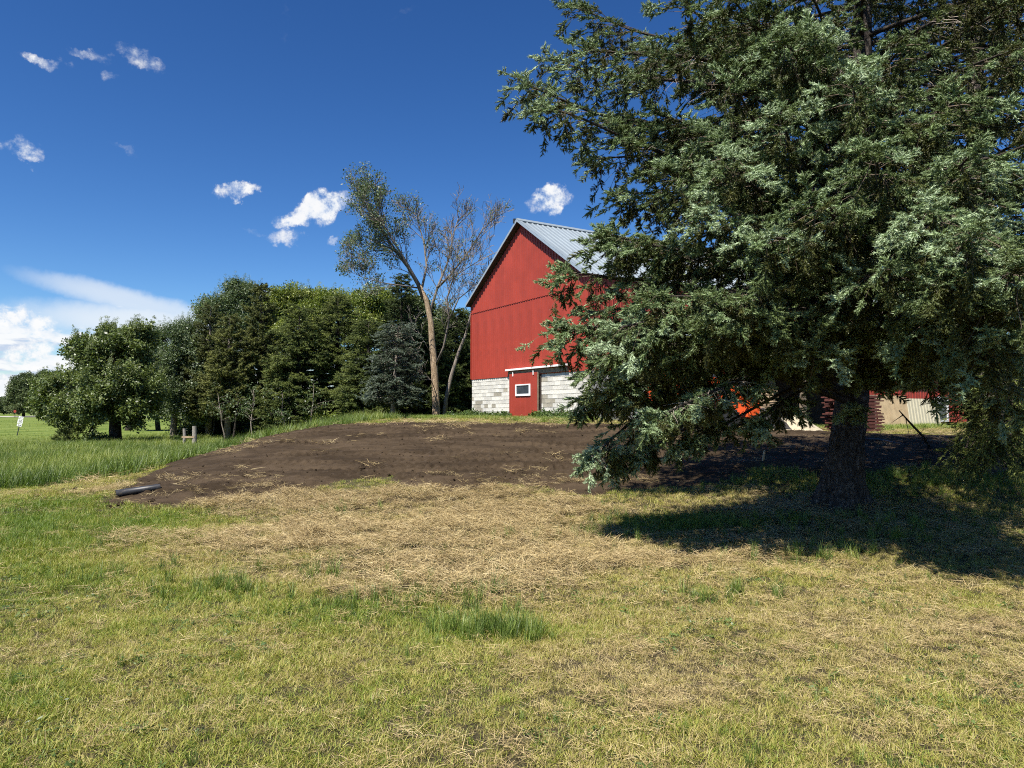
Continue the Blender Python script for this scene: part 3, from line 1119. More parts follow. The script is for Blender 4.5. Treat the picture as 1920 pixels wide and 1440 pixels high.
for hx in (DX0 + 0.35, DX1 - 0.35):
    MB().box(hx - .03, hx + .03, -0.19, -0.150, dz1 - .12, dz1 + .10).build('hanger', M['white_paint'], door)
MB().box(3.95, 9.2, -0.24, -0.07, bz(3.69), bz(3.78)).build('door_rail', M['white_paint'], barn, bevel=0.01)
MB().box(3.99, 9.1, -0.09, -0.034, bz(3.46), bz(3.66)).build('lintel_board', M['old_wood'], barn)
MB().box(DX0 - .17, DX0 - .03, -0.06, 0.016, bz(1.1), bz(3.45)).build('jamb_or_gap_shade', M['white_paint'], barn)
MB().box(DX1 + .055, DX1 + .11, -0.035, 0.016, bz(1.1), bz(3.45)).build('jamb_or_gap_shade', M['dark_inside'], barn)  # dark strip stands in for the shadow gap right of the door
# roof: one sheet after another along the ridge on both slopes
OV, EO = 0.33, 0.12
ridge_z = bz(ZP) + 0.16
nroof = 30
for side in (-1, 1):
    eave_x = BW / 2 + side * (BW / 2 + EO)
    eave_z = ridge_z - SL * (BW / 2 + EO)
    wr = (BL + 2 * OV) / nroof
    prof = [(0, 0)]
    for k in range(3):
        c = (k + .5) * wr / 3
        prof += [(c - .05, 0), (c - .022, .038), (c + .022, .038), (c + .05, 0)]
    prof.append((wr, 0))
    V, F = [], []
    nrm = Vector((side * SL, 0, 1)).normalized()
    for (yy, up) in prof:
        V += [(BW / 2 + nrm.x * up, yy, ridge_z + nrm.z * up), (eave_x + nrm.x * up, yy, eave_z + nrm.z * up)]
    for k in range(len(prof) - 1):
        f = (2 * k, 2 * k + 2, 2 * k + 3, 2 * k + 1)
        F.append(f if side < 0 else f[::-1])
    rme = MB().add(V, F).mesh('roof_panel')
    rme.materials.append(M['galv'])
    for i in range(nroof):
        o = link('roof_panel', rme, barn)
        o.location = (0, -OV + i * wr, 0)
    # decking below and the rake trim on the gable edge
    th = 0.10
    MB().prism([(BW / 2, ridge_z - .01), (eave_x, eave_z - .01), (eave_x, eave_z - .01 - th), (BW / 2, ridge_z - .01 - th)], 'y', -OV + .01, BL + OV - .01).build('roof_deck', M['dark_inside'], barn)
    tw = 0.13
    MB().prism([(BW / 2, ridge_z + .05), (eave_x + side * .02, eave_z + .05 - SL * .02), (eave_x + side * .02, eave_z + .05 - tw - SL * .02), (BW / 2, ridge_z + .05 - tw)], 'y', -OV - .02, -OV + .008).build('rake_trim', M['trim_steel'], barn)
    MB().prism([(BW / 2 + nrm.x * .055, ridge_z + nrm.z * .055), (eave_x + nrm.x * .055, eave_z + nrm.z * .055), (eave_x + nrm.x * .047, eave_z + nrm.z * .047), (BW / 2 + nrm.x * .047, ridge_z + nrm.z * .047)], 'y', -OV - .018, -OV + .15).build('rake_trim', M['galv'], barn)
MB().prism([(BW / 2 - .22, ridge_z - .06), (BW / 2, ridge_z + .10), (BW / 2 + .22, ridge_z - .06), (BW / 2 + .2, ridge_z - .1), (BW / 2, ridge_z + .06), (BW / 2 - .2, ridge_z - .1)], 'y', -OV - .02, BL + OV).build('ridge_cap', M['galv'], barn)
MB().box(BW / 2 - .3, BW / 2 - .2, -OV - .05, -OV + .1, ridge_z - .1, ridge_z + .12).build('ridge_end', M['dark_metal'], barn)

# ------------------------------------------------------------------ open shed on the yard side of the barn
SHW = 5.0
SZ0 = 0.80
shed0 = B0 + bxv * BW
shed = empty('lean_to_shed', (shed0.x, shed0.y, SZ0), bx_ang)
tag(shed, 'low red open-fronted shed with pale metal roof joined to the barn behind the spruce', 'shed')
S0, S1, SC0 = 3.0, 27.0, 12.0
ZF, ZBK = 4.15 - SZ0, 5.6 - SZ0
for i in range(25):
    y0 = S0 - .2 + i * (S1 - S0 + .4) / 25
    y1 = y0 + (S1 - S0 + .4) / 25
    V, F = [], []
    prof = [(y0, 0)]
    for k in range(3):
        c = y0 + (k + .5) * (y1 - y0) / 3
        prof += [(c - .05, 0), (c - .02, .036), (c + .02, .036), (c + .05, 0)]
    prof.append((y1, 0))
    for (yy, up) in prof:
        V += [(0.05, yy, ZBK + up), (SHW + .35, yy, ZF - .1 + up)]
    for k in range(len(prof) - 1):
        F.append((2 * k, 2 * k + 1, 2 * k + 3, 2 * k + 2))
    MB().add(V, F).build('roof_panel', M['galv'], shed)
MB().prism([(0.05, ZBK - .02), (SHW + .34, ZF - .12), (SHW + .34, ZF - .3), (0.05, ZBK - .2)], 'y', S0 - .18, S1 + .18).build('roof_deck', M['dark_inside'], shed)
for yy in (S0, 7.5, SC0):
    MB().box(SHW - .1, SHW + .1, yy - .1, yy + .1, -0.3, ZF - .25).build('post', M['old_wood'], shed)
for i in range(16):
    y0 = SC0 + i * (S1 - SC0) / 16
    y1 = SC0 + (i + 1) * (S1 - SC0) / 16
    V, F = [], []
    prof = [(y0, 0)]
    for k in range(4):
        c = y0 + (k + .5) * (y1 - y0) / 4
        prof += [(c - .03, 0), (c - .014, .02), (c + .014, .02), (c + .03, 0)]
    prof.append((y1, 0))
    for (yy, up) in prof:
        V += [(SHW + up, yy, -.3), (SHW + up, yy, ZF - .2)]
    for k in range(len(prof) - 1):
        F.append((2 * k, 2 * k + 2, 2 * k + 3, 2 * k + 1))
    MB().add(V, F).build('siding_panel', M['red_steel'], shed)
MB().box(0.1, SHW - .02, SC0 + .1, SC0 + .2, -.3, ZF - .3).build('inner_wall', M['dark_inside'], shed)
MB().box(0.0, SHW - .02, S1 - .15, S1, -.3, ZF - .3).build('end_wall', M['dark_inside'], shed)
swf = MB()
for a in [(17.75, 19.0, .35, .45), (17.75, 19.0, 1.5, 1.6), (17.75, 17.87, .45, 1.5), (18.88, 19.0, .45, 1.5)]:
    swf.box(SHW + .022, SHW + .075, a[0], a[1], a[2], a[3])
swo = swf.build('window', M['white_paint'], shed)
MB().box(SHW + .024, SHW + .034, 17.87, 18.88, .45, 1.5).build('pane', M['glass'], swo)


def shed_pt(lx, ly):
    return shed0 + bxv * lx + byv * ly


def leaning(name, mb, mat, label, cat, ly, lean=0.10):
    p = shed_pt(SHW + .30, ly)
    o = mb.build(name, mat)
    o.location = (p.x, p.y, h(p.x, p.y) - .03)
    o.rotation_euler = (0, 0, bx_ang)
    tag(o, label, cat)
    return o


def lean_box(ya, yb, hgt, th=.02):
    return MB().prism([(0.0, 0), (th, 0), (th - .20, hgt), (-.20, hgt)], 'y', ya, yb)


leaning('plywood_sheet', lean_box(0, 2.5, 1.5), M['plywood'], 'weathered tan plywood sheet leaning on the red shed wall', 'plywood', 12.55)
cor = MB()
V, F = [], []
nn = 10
prof = []
for i in range(nn + 1):
    a = i * 2.6 / nn
    prof += [(a, 0.0), (a + .05, .03), (a + .10, .03), (a + .15, 0)]
prof = [q for q in prof if q[0] <= 2.75]
for (a, u) in prof:
    V += [(u, a, 0), (u - .18, a, 1.38)]
for k in range(len(prof) - 1):
    F.append((2 * k, 2 * k + 2, 2 * k + 3, 2 * k + 1))
cor.add(V, F)
leaning('corrugated_sheet', cor, M['beige_steel'], 'beige ribbed steel sheet leaning on the shed wall beside the plywood', 'metal sheet', 15.07)

# ------------------------------------------------------------------ things in the yard behind the spruce
def lumber(name, label, px, Y, cols, rows, L, rz, mat, jit=0.12, th=0.045, wd=0.16):
    x = (px - 960) / F_PX * Y
    t = empty(name, (x, Y, h(x, Y)), rz)
    r = random.Random(px)
    me = MB().box(-L / 2, L / 2, 0, wd, 0, th).mesh('board')
    me.materials.append(mat)
    sm = MB().box(-.04, .04, 0, cols * (wd + .02), 0, .03).mesh('spacer')
    sm.materials.append(M['old_wood'])
    z = 0.08
    for s in (-L * .35, L * .35):
        b = MB().box(s - .06, s + .06, 0, cols * (wd + .02), -.05, .08).build('bearer', M['old_wood'], t)
    for k in range(rows):
        for c in range(cols):
            o = link('board', me, t)
            o.location = (r.uniform(-jit, jit), c * (wd + .02), z)
        z += th
        if k % 2 == 1:
            for s in (-L * .35, 0.1, L * .35):
                o = link('spacer', sm, t)
                o.location = (s, 0, z)
            z += .03
    tag(t, label, 'lumber stack')
    return t


lumber('lumber_stack', 'tall stack of pale sawn boards with spacers behind the orange loader', 1408, 24.5, 4, 22, 1.9, R(8), M['board'])
lumber('lumber_stack', 'lower stack of weathered boards between the loader bucket and sand pile', 1440, 23.4, 4, 9, 1.3, R(-10), M['grey_wood'], .2)
lumber('lumber_stack', 'stack of dark red boards with staggered ends beside the spruce trunk', 1614, 25.4, 4, 22, 2.2, R(25), M['red_board'], .16)

# sand pile
sp = P(1488, 809, 21.5)
spx, spy = sp.x, 21.5
gx = np.linspace(-1.25, 1.25, 50)
gy = np.linspace(-1.0, 1.0, 40)
GX, GY = np.meshgrid(gx, gy)
rr_ = np.sqrt((GX / 1.0) ** 2 + (GY / .85) ** 2)
gzv = np.maximum(0, 1 - rr_ * (1 + .12 * (fbm(GX * 2, GY * 2, 51) - .5))) ** 0.95 * .58 + (fbm(GX * 5, GY * 5, 52) - .5) * .11 - .05 * sstep(.8, 1.1, rr_)
o = link('sand_pile', grid_mesh('sand_pile', gx, gy, gzv, M['sand']))
o.location = (spx, spy, h(spx, spy) - 0.02)
tag(o, 'low heap of pale yellow sand on the yard beside the spruce trunk', 'sand pile')


def loader():
    Y = 20.6
    x = (1300 - 960) / F_PX * Y
    t = empty('track_loader', (x, Y, h(x, Y) + .03), R(6))
    tag(t, 'orange compact track loader with black tracks and grey bucket behind the spruce', 'track loader')
    for sy in (-.78, .44):
        # rubber belt with lugs round three wheels
        path = []
        for a in np.linspace(-90, 120, 12):
            path.append((0.78 + .30 * math.cos(R(a)), .30 + .30 * math.sin(R(a))))
        path.append((0.0, .72))
        for a in np.linspace(70, 270, 12):
            path.append((-.80 + .27 * math.cos(R(a)), .28 + .27 * math.sin(R(a))))
        belt = MB()
        n = len(path)
        V, F = [], []
        cx, cz = 0, .35
        for (a, b) in path:
            q = Vector((a - cx, b - cz)).normalized() * .05
            V += [(a, sy, b), (a, sy + .34, b), (a - q.x, sy + .34, b - q.y), (a - q.x, sy, b - q.y)]
        for i in range(n):
            j = (i + 1) % n
            for k in range(4):
                F.append((4 * i + k, 4 * i + (k + 1) % 4, 4 * j + (k + 1) % 4, 4 * j + k))
        belt.add(V, F)
        tk = belt.build('track', M['rubber'], t)
        lug = MB()
        for i in range(n):
            a = Vector(path[i])
            b = Vector(path[(i + 1) % n])
            m_ = max(1, int((b - a).length / .12))
            for k in range(m_):
                c = a.lerp(b, (k + .5) / m_)
                d = (c - Vector((cx, cz))).normalized()
                lug.box(c.x + d.x * .02 - .025, c.x + d.x * .02 + .025, sy + .02, sy + .32, c.y + d.y * .02 - .025, c.y + d.y * .02 + .025)
        lug.build('tread', M['rubber'], tk)
        for (wx, wz, wr) in [(.78, .30, .23), (-.80, .28, .20), (0.0, .58, .12), (-.4, .16, .11), (-.05, .16, .11), (.3, .16, .11)]:
            MB().tube([(wx, sy + .05, wz), (wx, sy + .29, wz)], wr, 16).build('roller', M['dark_metal'], t)
    MB().prism([(-1.15, .45), (.85, .40), (.95, .75), (.55, 1.0), (-.5, 1.05), (-1.2, 1.15), (-1.3, .9)], 'y', -.42, .42).build('body', M['orange'], t, bevel=.03)
    MB().prism([(-1.30, .75), (-.55, .75), (-.5, 1.50), (-1.15, 1.45)], 'y', -.80, .80).build('engine_cover', M['orange'], t, bevel=.05)
    cab = MB()
    for (a, b) in [((-.5, 1.05), (-.45, 2.05)), ((.55, 1.0), (.45, 2.05))]:
        for y in (-.48, .48):
            cab.tube([(a[0], y, a[1]), (b[0], y, b[1])], .05, 6)
    cab.box(-.52, .55, -.54, .54, 2.03, 2.12)
    cab.build('cab_frame', M['dark_metal'], t)
    MB().box(-.45, .46, -.47, -.455, 1.1, 2.0).build('cab_window', M['glass'], t)
    MB().box(-.3, .1, -.25, .25, 1.0, 1.15).box(-.35, -.25, -.25, .25, 1.15, 1.6).build('seat', M['rubber'], t)
    for y in (-.84, .72):
        arm = MB()
        arm.prism([(-1.25, 1.25), (-1.0, 1.75), (.55, 1.42), (1.35, .95), (1.62, .42), (1.42, .38), (1.18, .82), (.45, 1.22), (-.9, 1.50), (-1.05, 1.2)], 'y', y, y + .12)
        am = arm.build('lift_arm', M['orange'], t, bevel=.02)
        MB().tube([(1.30, y - .02, .92), (1.30, y + .14, .92)], .06, 12).build('pin', M['dark_metal'], am)
        MB().tube([(-.3, y + .06, .95), (.9, y + .06, 1.08)], [.05, .035], 8).build('hydraulic_ram', M['dark_metal'], t)
    MB().prism([(1.30, .35), (1.50, 1.0), (1.62, 1.02), (1.70, .45), (1.60, .30)], 'y', -.80, .80).build('quick_hitch', M['orange'], t, bevel=.02)
    bk = MB()
    prof = [(1.66, .62), (1.60, .34), (1.72, .06), (2.50, .0), (2.50, .03), (1.76, .11), (1.66, .36), (1.71, .62)]
    bk.prism(prof, 'y', -.98, .98)
    for y in (-.98, .95):
        bk.prism([(1.64, .61), (1.64, .36), (1.74, .07), (2.48, .02), (2.34, .20), (1.95, .46)], 'y', y, y + .03)
    bk.build('bucket', M['worn_steel'], t)
    for y in (-.3, .3):
        MB().box(-1.33, -1.30, y - .1, y + .1, 1.1, 1.25).build('tail_light', M['red_steel'], t)
    return t


loader()

# ------------------------------------------------------------------ trees: shared pieces
PR = {}
PR['blue'] = [spray_proto('spray_blue', M['needle_blue'], 100 + i) for i in range(5)]
PR['darkspray'] = [spray_proto('spray_dark', M['needle_dark'], 200 + i, 0.75, 4, 110, 0.075, 0.020) for i in range(4)]
PR['greenspray'] = [spray_proto('spray_green', M['needle_dark'], 240 + i, 0.30, 4, 300, 0.020, 0.0045) for i in range(4)]
PR['silverspray'] = [spray_proto('spray_silver', M['needle_silver'], 220 + i, 0.70, 4, 110, 0.070, 0.020) for i in range(4)]
PR['pinespray'] = [spray_proto('spray_pine', M['needle_pine'], 230 + i, 0.55, 3, 120, 0.13, 0.016) for i in range(4)]
PR['oak'] = [leaf_cluster('cluster_oak', M['leaf_oak'], 300 + i, 60, .50, .17) for i in range(4)]
PR['silver'] = [leaf_cluster('cluster_silver', M['leaf_silver'], 310 + i, 60, .48, .15, .8, .45) for i in range(4)]
PR['bright'] = [leaf_cluster('cluster_bright', M['leaf_bright'], 320 + i, 60, .50, .16, .8, .5) for i in range(4)]
PR['far'] = [leaf_cluster('cluster_far', M['leaf_far'], 330 + i, 60, 1.1, .42) for i in range(4)]
PR['sparse'] = [leaf_cluster('cluster_sparse', M['leaf_silver'], 340 + i, 14, .34, .12, .8, .5) for i in range(4)]


def rot_rand(n, tilt=0.5):
    return np.stack([rng.normal(0, tilt, n), rng.normal(0, tilt, n), rng.random(n) * 6.283], 1)


def trunk_mesh(pts, rads, n=14, rough=0.0, flare=0.0):
    mb = MB().tube(pts, rads, n)
    me = mb.mesh('trunk', True)
    return me


def conifer(name, label, px, by, ty, hw, Y, kind='dark', bare=0.08, shape=1.0, dens=1.0, bark='bark_dark', base_z=None, lean=0.0, tint=(.1, .95), group='conifers in the shelterbelt'):
    """A far conifer with tiers of drooping branches; hw = half width in photograph pixels."""
    x = (px - 960) / F_PX * Y
    z0 = h(x, Y) if base_z is None else base_z
    ztop = CAM.z + (772 - ty) / F_PX * Y
    Ht = ztop - z0
    Rw = hw / F_PX * Y
    t = empty(name, (x, Y, z0))
    tag(t, label, 'tree', group)
    r = random.Random(int(px * 7 + Y))
    MB().tube([(0, 0, -.3), (lean * .3, 0, Ht * .3), (lean * .7, 0, Ht * .65), (lean, 0, Ht * .97)], [Rw * .075 + .06, Rw * .06 + .05, Rw * .035 + .03, .015], 9).build('trunk', M[bark], t, True)
    pts, D, U, S, T = [], [], [], [], []
    br = MB()
    z = bare * Ht
    while z < Ht * .985:
        f = z / Ht
        prof = (1 - f) ** (0.75 * shape) * min(1.0, 0.55 + f * 2.2)
        nb = 6 if f < .8 else 4
        a0 = r.random() * 6.28
        for k in range(nb):
            if r.random() > .93:
                continue
            az = a0 + k * 6.283 / nb + r.gauss(0, .25)
            L = Rw * prof * r.uniform(.62, 1.15) + .12
            drop = r.uniform(-.30, -.02) if f < .7 else r.uniform(-.05, .5)
            bx = lean * f
            p0 = Vector((bx, 0, z))
            dirh = Vector((math.cos(az), math.sin(az), 0))
            sg = max(2, int(L / .35))
            pl = []
            for i in range(sg + 1):
                q = i / sg
                pl.append(p0 + dirh * L * q + Vector((0, 0, L * (drop * q + .22 * q * q * (1 if kind != 'pine' else 1.6)))))
            br.tube(pl, [max(.012, .03 * L * (1 - .8 * i / sg)) for i in range(sg + 1)], 4, False)
            for i in range(1, sg + 1):
                q = i / sg
                if q < .25:
                    continue
                m = max(2, int(round(3.3 * dens)))
                for _ in range(m):
                    s = r.choice((-1, 1))
                    an = r.uniform(0.2, 1.1) * s
                    d = Vector((dirh.x * math.cos(an) - dirh.y * math.sin(an), dirh.x * math.sin(an) + dirh.y * math.cos(an), r.uniform(-.45, .15) if kind != 'pine' else r.uniform(-.1, .8)))
                    p = pl[i] + Vector((r.gauss(0, .12), r.gauss(0, .12), r.gauss(0, .07)))
                    pts.append(p)
                    D.append(d)
                    U.append((r.gauss(0, .3), r.gauss(0, .3), 1))
                    S.append(r.uniform(.65, 1.25) * (.55 + .45 * min(1, L / 1.2)))
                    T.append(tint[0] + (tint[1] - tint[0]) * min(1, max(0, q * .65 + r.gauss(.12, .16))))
        z += Ht * r.uniform(.026, .040)
    br.build('limbs', M[bark], t)
    key = {'dark': 'darkspray', 'silver': 'silverspray', 'pine': 'pinespray'}[kind]
    D, U = np.array(D, float), np.array(U, float)
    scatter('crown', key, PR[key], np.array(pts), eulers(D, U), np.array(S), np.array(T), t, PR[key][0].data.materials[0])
    return t


def broadleaf(name, label, base, lobes, Y, key, n_per=1.0, bark='bark_dark', trunk_r=.25, extra_trunks=(), scl=1.0, tint=(.15, .9), group=None, shell=.55, base_z=None, plumes=10):
    """lobes: (px, py, half width px, half height px, dy metres) ellipsoids of foliage, each fed by its own limb."""
    x = (base - 960) / F_PX * Y
    z0 = h(x, Y) * float(1 - sstep(60, 200, max(abs(x) - 40, Y - 60))) if base_z is None else base_z
    t = empty(name, (x, Y, z0))
    tag(t, label, 'tree', group)
    r = np.random.default_rng(int(base * 13 + Y))
    k = Y / F_PX
    L = []
    for (px, py, hw, hh, dy) in lobes:
        L.append((np.array([(px - 960) * (Y + dy) / F_PX - x, dy, CAM.z + (772 - py) * (Y + dy) / F_PX - z0]), hw * k, hh * k))
    top = max(c[2] + b for c, a, b in L)
    low = min(c[2] - b for c, a, b in L)
    fork = max(.6, low + (top - low) * .22)
    tr = MB()
    cx = np.mean([c[0] for c, a, b in L])
    tr.tube([(0, 0, -.3), (0, 0, .15), (cx * .08, 0, fork * .5), (cx * .2, 0, fork)], [trunk_r * 1.5, trunk_r * 1.15, trunk_r, trunk_r * .85], 10)
    tr.build('trunk', M[bark], t, True)
    for (ex, ey, er) in extra_trunks:
        MB().tube([(ex, ey, -.3), (ex * .9, ey, fork * .6), (ex * .5 + cx * .2, ey * .5, fork * 1.5)], [er * 1.3, er, er * .7], 8).build('trunk', M[bark], t, True)
    pts, T, S = [], [], []
    lm = MB()
    fk = Vector((cx * .2, 0, fork))
    for (c, a, b) in L:
        cv = Vector(c)
        mid = fk.lerp(cv, .5) + Vector((0, 0, .15 * (cv - fk).length))
        rad = trunk_r * .42
        lm.tube([fk, fk.lerp(mid, .5), mid, cv], [rad, rad * .8, rad * .55, rad * .25], 6, False)
        for j in range(9):
            d = r.normal(size=3)
            d /= np.linalg.norm(d)
            e = cv + Vector((d[0] * a * .85, d[1] * a * .85, abs(d[2]) * b * .85 if j % 3 else d[2] * b * .8))
            s0 = mid.lerp(cv, r.random())
            lm.tube([s0, s0.lerp(e, .5) + Vector((0, 0, .1 * a)), e], [rad * .3, rad * .18, rad * .06], 4, False)
        vol = a * a * b
        n = int(n_per * (26 + 20 * (a * a + 2 * a * b)))
        # clumps inside the lobe so that its outline is uneven and the sky shows between
        nc = max(7, int(5 + 2.2 * a * b))
        cc = r.normal(size=(nc, 3))
        cc /= np.linalg.norm(cc, axis=1, keepdims=True)
        cc *= (shell + (1 - shell) * r.random((nc, 1)))
        ci = r.integers(0, nc, n)
        q = cc[ci] + r.normal(size=(n, 3)) * .20
        pts.append(np.stack([c[0] + q[:, 0] * a, c[1] + q[:, 1] * a, c[2] + q[:, 2] * b], 1))
        T.append(np.clip(tint[0] + (tint[1] - tint[0]) * (r.random(nc)[ci] * .45 + .5 * r.random(n)), 0, 1))
        S.append(scl * r.uniform(.7, 1.3, n))
        # leafy shoots that stick out of the top of the crown
        for j in range(plumes):
            th, up = r.uniform(0, 6.283), r.uniform(.35, 1.0)
            rr0 = math.sqrt(max(0, 1 - up * up)) * .9
            st0 = c + np.array([math.cos(th) * rr0 * a, math.sin(th) * rr0 * a, up * b * .92])
            dr = np.array([math.cos(th) * .35 + .25, math.sin(th) * .35, 1.0])
            ln_ = r.uniform(.35, .95) * scl
            k_p = 4
            q_ = st0 + dr * (np.linspace(0, 1, k_p)[:, None] * ln_)
            pts.append(q_)
            T.append(np.clip(tint[0] + (tint[1] - tint[0]) * r.uniform(.3, 1, k_p), 0, 1))
            S.append(scl * np.linspace(.62, .26, k_p))
    lm.build('limbs', M[bark], t)
    pts = np.concatenate(pts)
    pts = pts[:, :]
    n = len(pts)
    scatter('crown', key, PR[key], pts, rot_rand(n), np.concatenate(S), np.concatenate(T), t, PR[key][0].data.materials[0])
    return t


# ------------------------------------------------------------------ trees: the shelterbelt on the left
broadleaf('oak_tree', 'broad dark oak with glossy leaves standing in the meadow left of the fence post', 218,
          [(215, 650, 40, 32, 0), (165, 685, 48, 38, -.5), (255, 660, 38, 36, .6), (130, 735, 40, 34, 0), (205, 722, 52, 38, -2.2), (265, 725, 42, 40, -.6), (175, 770, 46, 26, -1.6), (245, 770, 36, 22, -1.5), (150, 650, 20, 16, .5), (200, 626, 16, 12, .2), (115, 765, 26, 22, .4), (262, 628, 22, 18, .8)],
          46, 'oak', .85, 'bark_dark', .34, group=None)
broadleaf('oak_tree', 'oak behind the big oak with its trunk in the mown shade', 243,
          [(300, 700, 36, 40, 0), (285, 745, 40, 30, -1), (320, 750, 30, 28, 1), (262, 690, 30, 36, 0), (330, 705, 26, 34, 0)], 74, 'oak', .8, 'bark_dark', .32, ((2.6, 1, .22),), 1.3)
broadleaf('oak_tree', 'oak at the far left end of the shelterbelt beside the small road sign', 106,
          [(105, 728, 28, 26, 0), (92, 752, 24, 22, -1), (122, 745, 26, 26, 0), (80, 765, 18, 14, 0), (118, 770, 22, 14, -1)], 112, 'oak', .9, 'bark_dark', .38, (), 1.9)
for i, (bx_, lob, lab) in enumerate([
        (45, [(48, 722, 22, 18, 0), (38, 744, 20, 18, 0), (60, 742, 20, 20, 0), (30, 758, 12, 12, 0), (52, 762, 24, 10, 0)], 'rounded far tree across the side road, leftmost of that clump'),
        (82, [(84, 722, 20, 20, 0), (78, 748, 24, 20, 0), (95, 745, 20, 22, 0), (84, 765, 24, 9, 0)], 'taller far tree across the side road, right one of that clump'),
        (8, [(2, 760, 12, 8, 0), (12, 764, 7, 7, 0), (-16, 758, 16, 10, 0)], 'tiny dark tree on the horizon at the end of the gravel road')]):
    broadleaf('distant_tree', lab, bx_, lob, [235, 240, 420][i], 'far', .9, 'bark_dark', .4, (), [1.0, 1.0, 1.8][i], group='trees across the side road')
broadleaf('willow_tree', 'silvery grey-green willow between the oak and the pines', 326,
          [(330, 640, 36, 34, 0), (300, 690, 36, 40, -.8), (355, 670, 34, 46, 0), (320, 735, 40, 36, -1), (372, 730, 34, 40, -.4), (352, 620, 22, 22, .5), (296, 640, 20, 24, .8), (385, 770, 26, 24, -.5)], 54, 'silver', .95, 'bark_grey', .22)
broadleaf('poplar_tree', 'tall wind-blown silver poplar rising behind the pines', 425,
          [(425, 575, 36, 36, 0), (400, 620, 36, 46, 0), (455, 590, 36, 50, 0), (395, 585, 22, 26, 0), (440, 545, 24, 16, 0), (465, 550, 22, 18, .5), (425, 660, 44, 50, 0), (480, 640, 36, 60, 0)], 62, 'silver', .95, 'bark_grey', .26, (), 1.15)
broadleaf('poplar_tree', 'bright yellow-green poplar behind the dark spruces, left of three', 535,
          [(530, 560, 30, 22, 0), (555, 575, 30, 30, 0), (515, 590, 26, 30, 0), (545, 620, 44, 40, 0), (530, 680, 40, 40, 0)], 63, 'bright', 1.0, 'bark_grey', .24, (), 1.15, group='bright poplars')
broadleaf('poplar_tree', 'bright yellow-green poplar behind the dark spruces, middle of three', 605,
          [(590, 562, 28, 20, 0), (622, 568, 30, 22, 0), (605, 600, 44, 34, 0), (595, 650, 40, 44, 0), (640, 600, 30, 34, 0)], 64, 'bright', 1.0, 'bark_grey', .24, (), 1.15, group='bright poplars')
broadleaf('poplar_tree', 'bright yellow-green poplar nearest the half-dead tree', 685,
          [(665, 568, 28, 22, 0), (695, 580, 30, 30, 0), (680, 620, 42, 36, 0), (710, 600, 28, 34, 0), (720, 560, 20, 20, 0)], 63, 'bright', 1.0, 'bark_grey', .24, (), 1.1, group='bright poplars')
broadleaf('maple_tree', 'dull green broadleaf tree filling the gap behind the half-dead tree', 790,
          [(770, 600, 34, 40, 0), (820, 610, 36, 40, 0), (860, 640, 32, 50, 0), (800, 680, 50, 50, 0), (850, 720, 46, 44, 0), (905, 690, 30, 60, 0)], 60, 'far', 1.0, 'bark_dark', .26, (), .48)
conifer('pine_tree', 'wispy pine with pale double stems beside the fence post', 428, 822, 590, 66, 50, 'pine', .20, 1.1, .9, 'bark_grey')
conifer('pine_tree', 'tall dark pine with a pointed top behind the poplar', 392, 815, 566, 56, 54, 'pine', .15, 1.15, 1.0, 'bark_grey', tint=(0, .6))
conifer('pine_tree', 'tall olive-green pine just left of the dark spruces', 488, 820, 532, 64, 52, 'pine', .12, 1.2, 1.1, 'bark_dark', tint=(0, .8))
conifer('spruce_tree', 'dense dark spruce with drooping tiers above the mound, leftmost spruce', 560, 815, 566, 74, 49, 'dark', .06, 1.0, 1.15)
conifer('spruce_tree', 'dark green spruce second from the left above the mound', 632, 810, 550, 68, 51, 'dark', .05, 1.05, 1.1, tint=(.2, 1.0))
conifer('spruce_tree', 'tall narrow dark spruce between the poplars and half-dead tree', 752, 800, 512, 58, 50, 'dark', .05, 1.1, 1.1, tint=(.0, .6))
conifer('spruce_tree', 'dark spruce close to the barn corner behind the bare stems', 856, 795, 575, 64, 52, 'dark', .04, 1.0, 1.2, tint=(.0, .65))
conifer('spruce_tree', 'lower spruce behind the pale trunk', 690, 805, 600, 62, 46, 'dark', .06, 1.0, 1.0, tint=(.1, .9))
conifer('spruce_tree', 'dark spruce directly behind the half-dead tree trunk', 805, 795, 600, 60, 49, 'dark', .04, 1.0, 1.2, tint=(.0, .7))
conifer('silver_spruce', 'silvery blue spruce with pale leaning trunk at the mound top', 736, 797, 606, 44, 41, 'silver', .16, .5, .42, 'bark_pale', lean=.3, tint=(-.1, .8), group='conifers in the shelterbelt')
# low evergreen bush under the oak and scrub along the belt
def shrub(name, label, px, Y, w, ht, key, seed, group=None, scl=.8, tint=(.1, .7), n=70, sink=.1):
    x = (px - 960) / F_PX * Y
    t = empty(name, (x, Y, h(x, Y)))
    tag(t, label, 'shrub', group)
    r = np.random.default_rng(seed)
    q = r.normal(size=(n, 3))
    q /= np.linalg.norm(q, axis=1, keepdims=True)
    q *= r.random((n, 1)) ** .4
    pts = np.stack([q[:, 0] * w, q[:, 1] * w * .8, np.abs(q[:, 2]) * ht - sink], 1)
    st = MB()
    for i in range(6):
        e = pts[i]
        st.tube([(e[0] * .2, e[1] * .2, -.1), (e[0] * .6, e[1] * .6, e[2] * .6), tuple(e)], [.03, .02, .008], 4)
    st.build('stems', M['bark_dark'], t)
    if 'spray' in key:
        D = pts / np.linalg.norm(pts, axis=1, keepdims=True) + r.normal(size=(n, 3)) * .3 + np.array([0, 0, .4])
        rot = eulers(D, r.normal(size=(n, 3)))
    else:
        rot = rot_rand(n)
    scatter('foliage', key, PR[key], pts, rot, scl * r.uniform(.7, 1.3, n), np.clip(tint[0] + (tint[1] - tint[0]) * r.random(n), 0, 1), t, PR[key][0].data.materials[0])


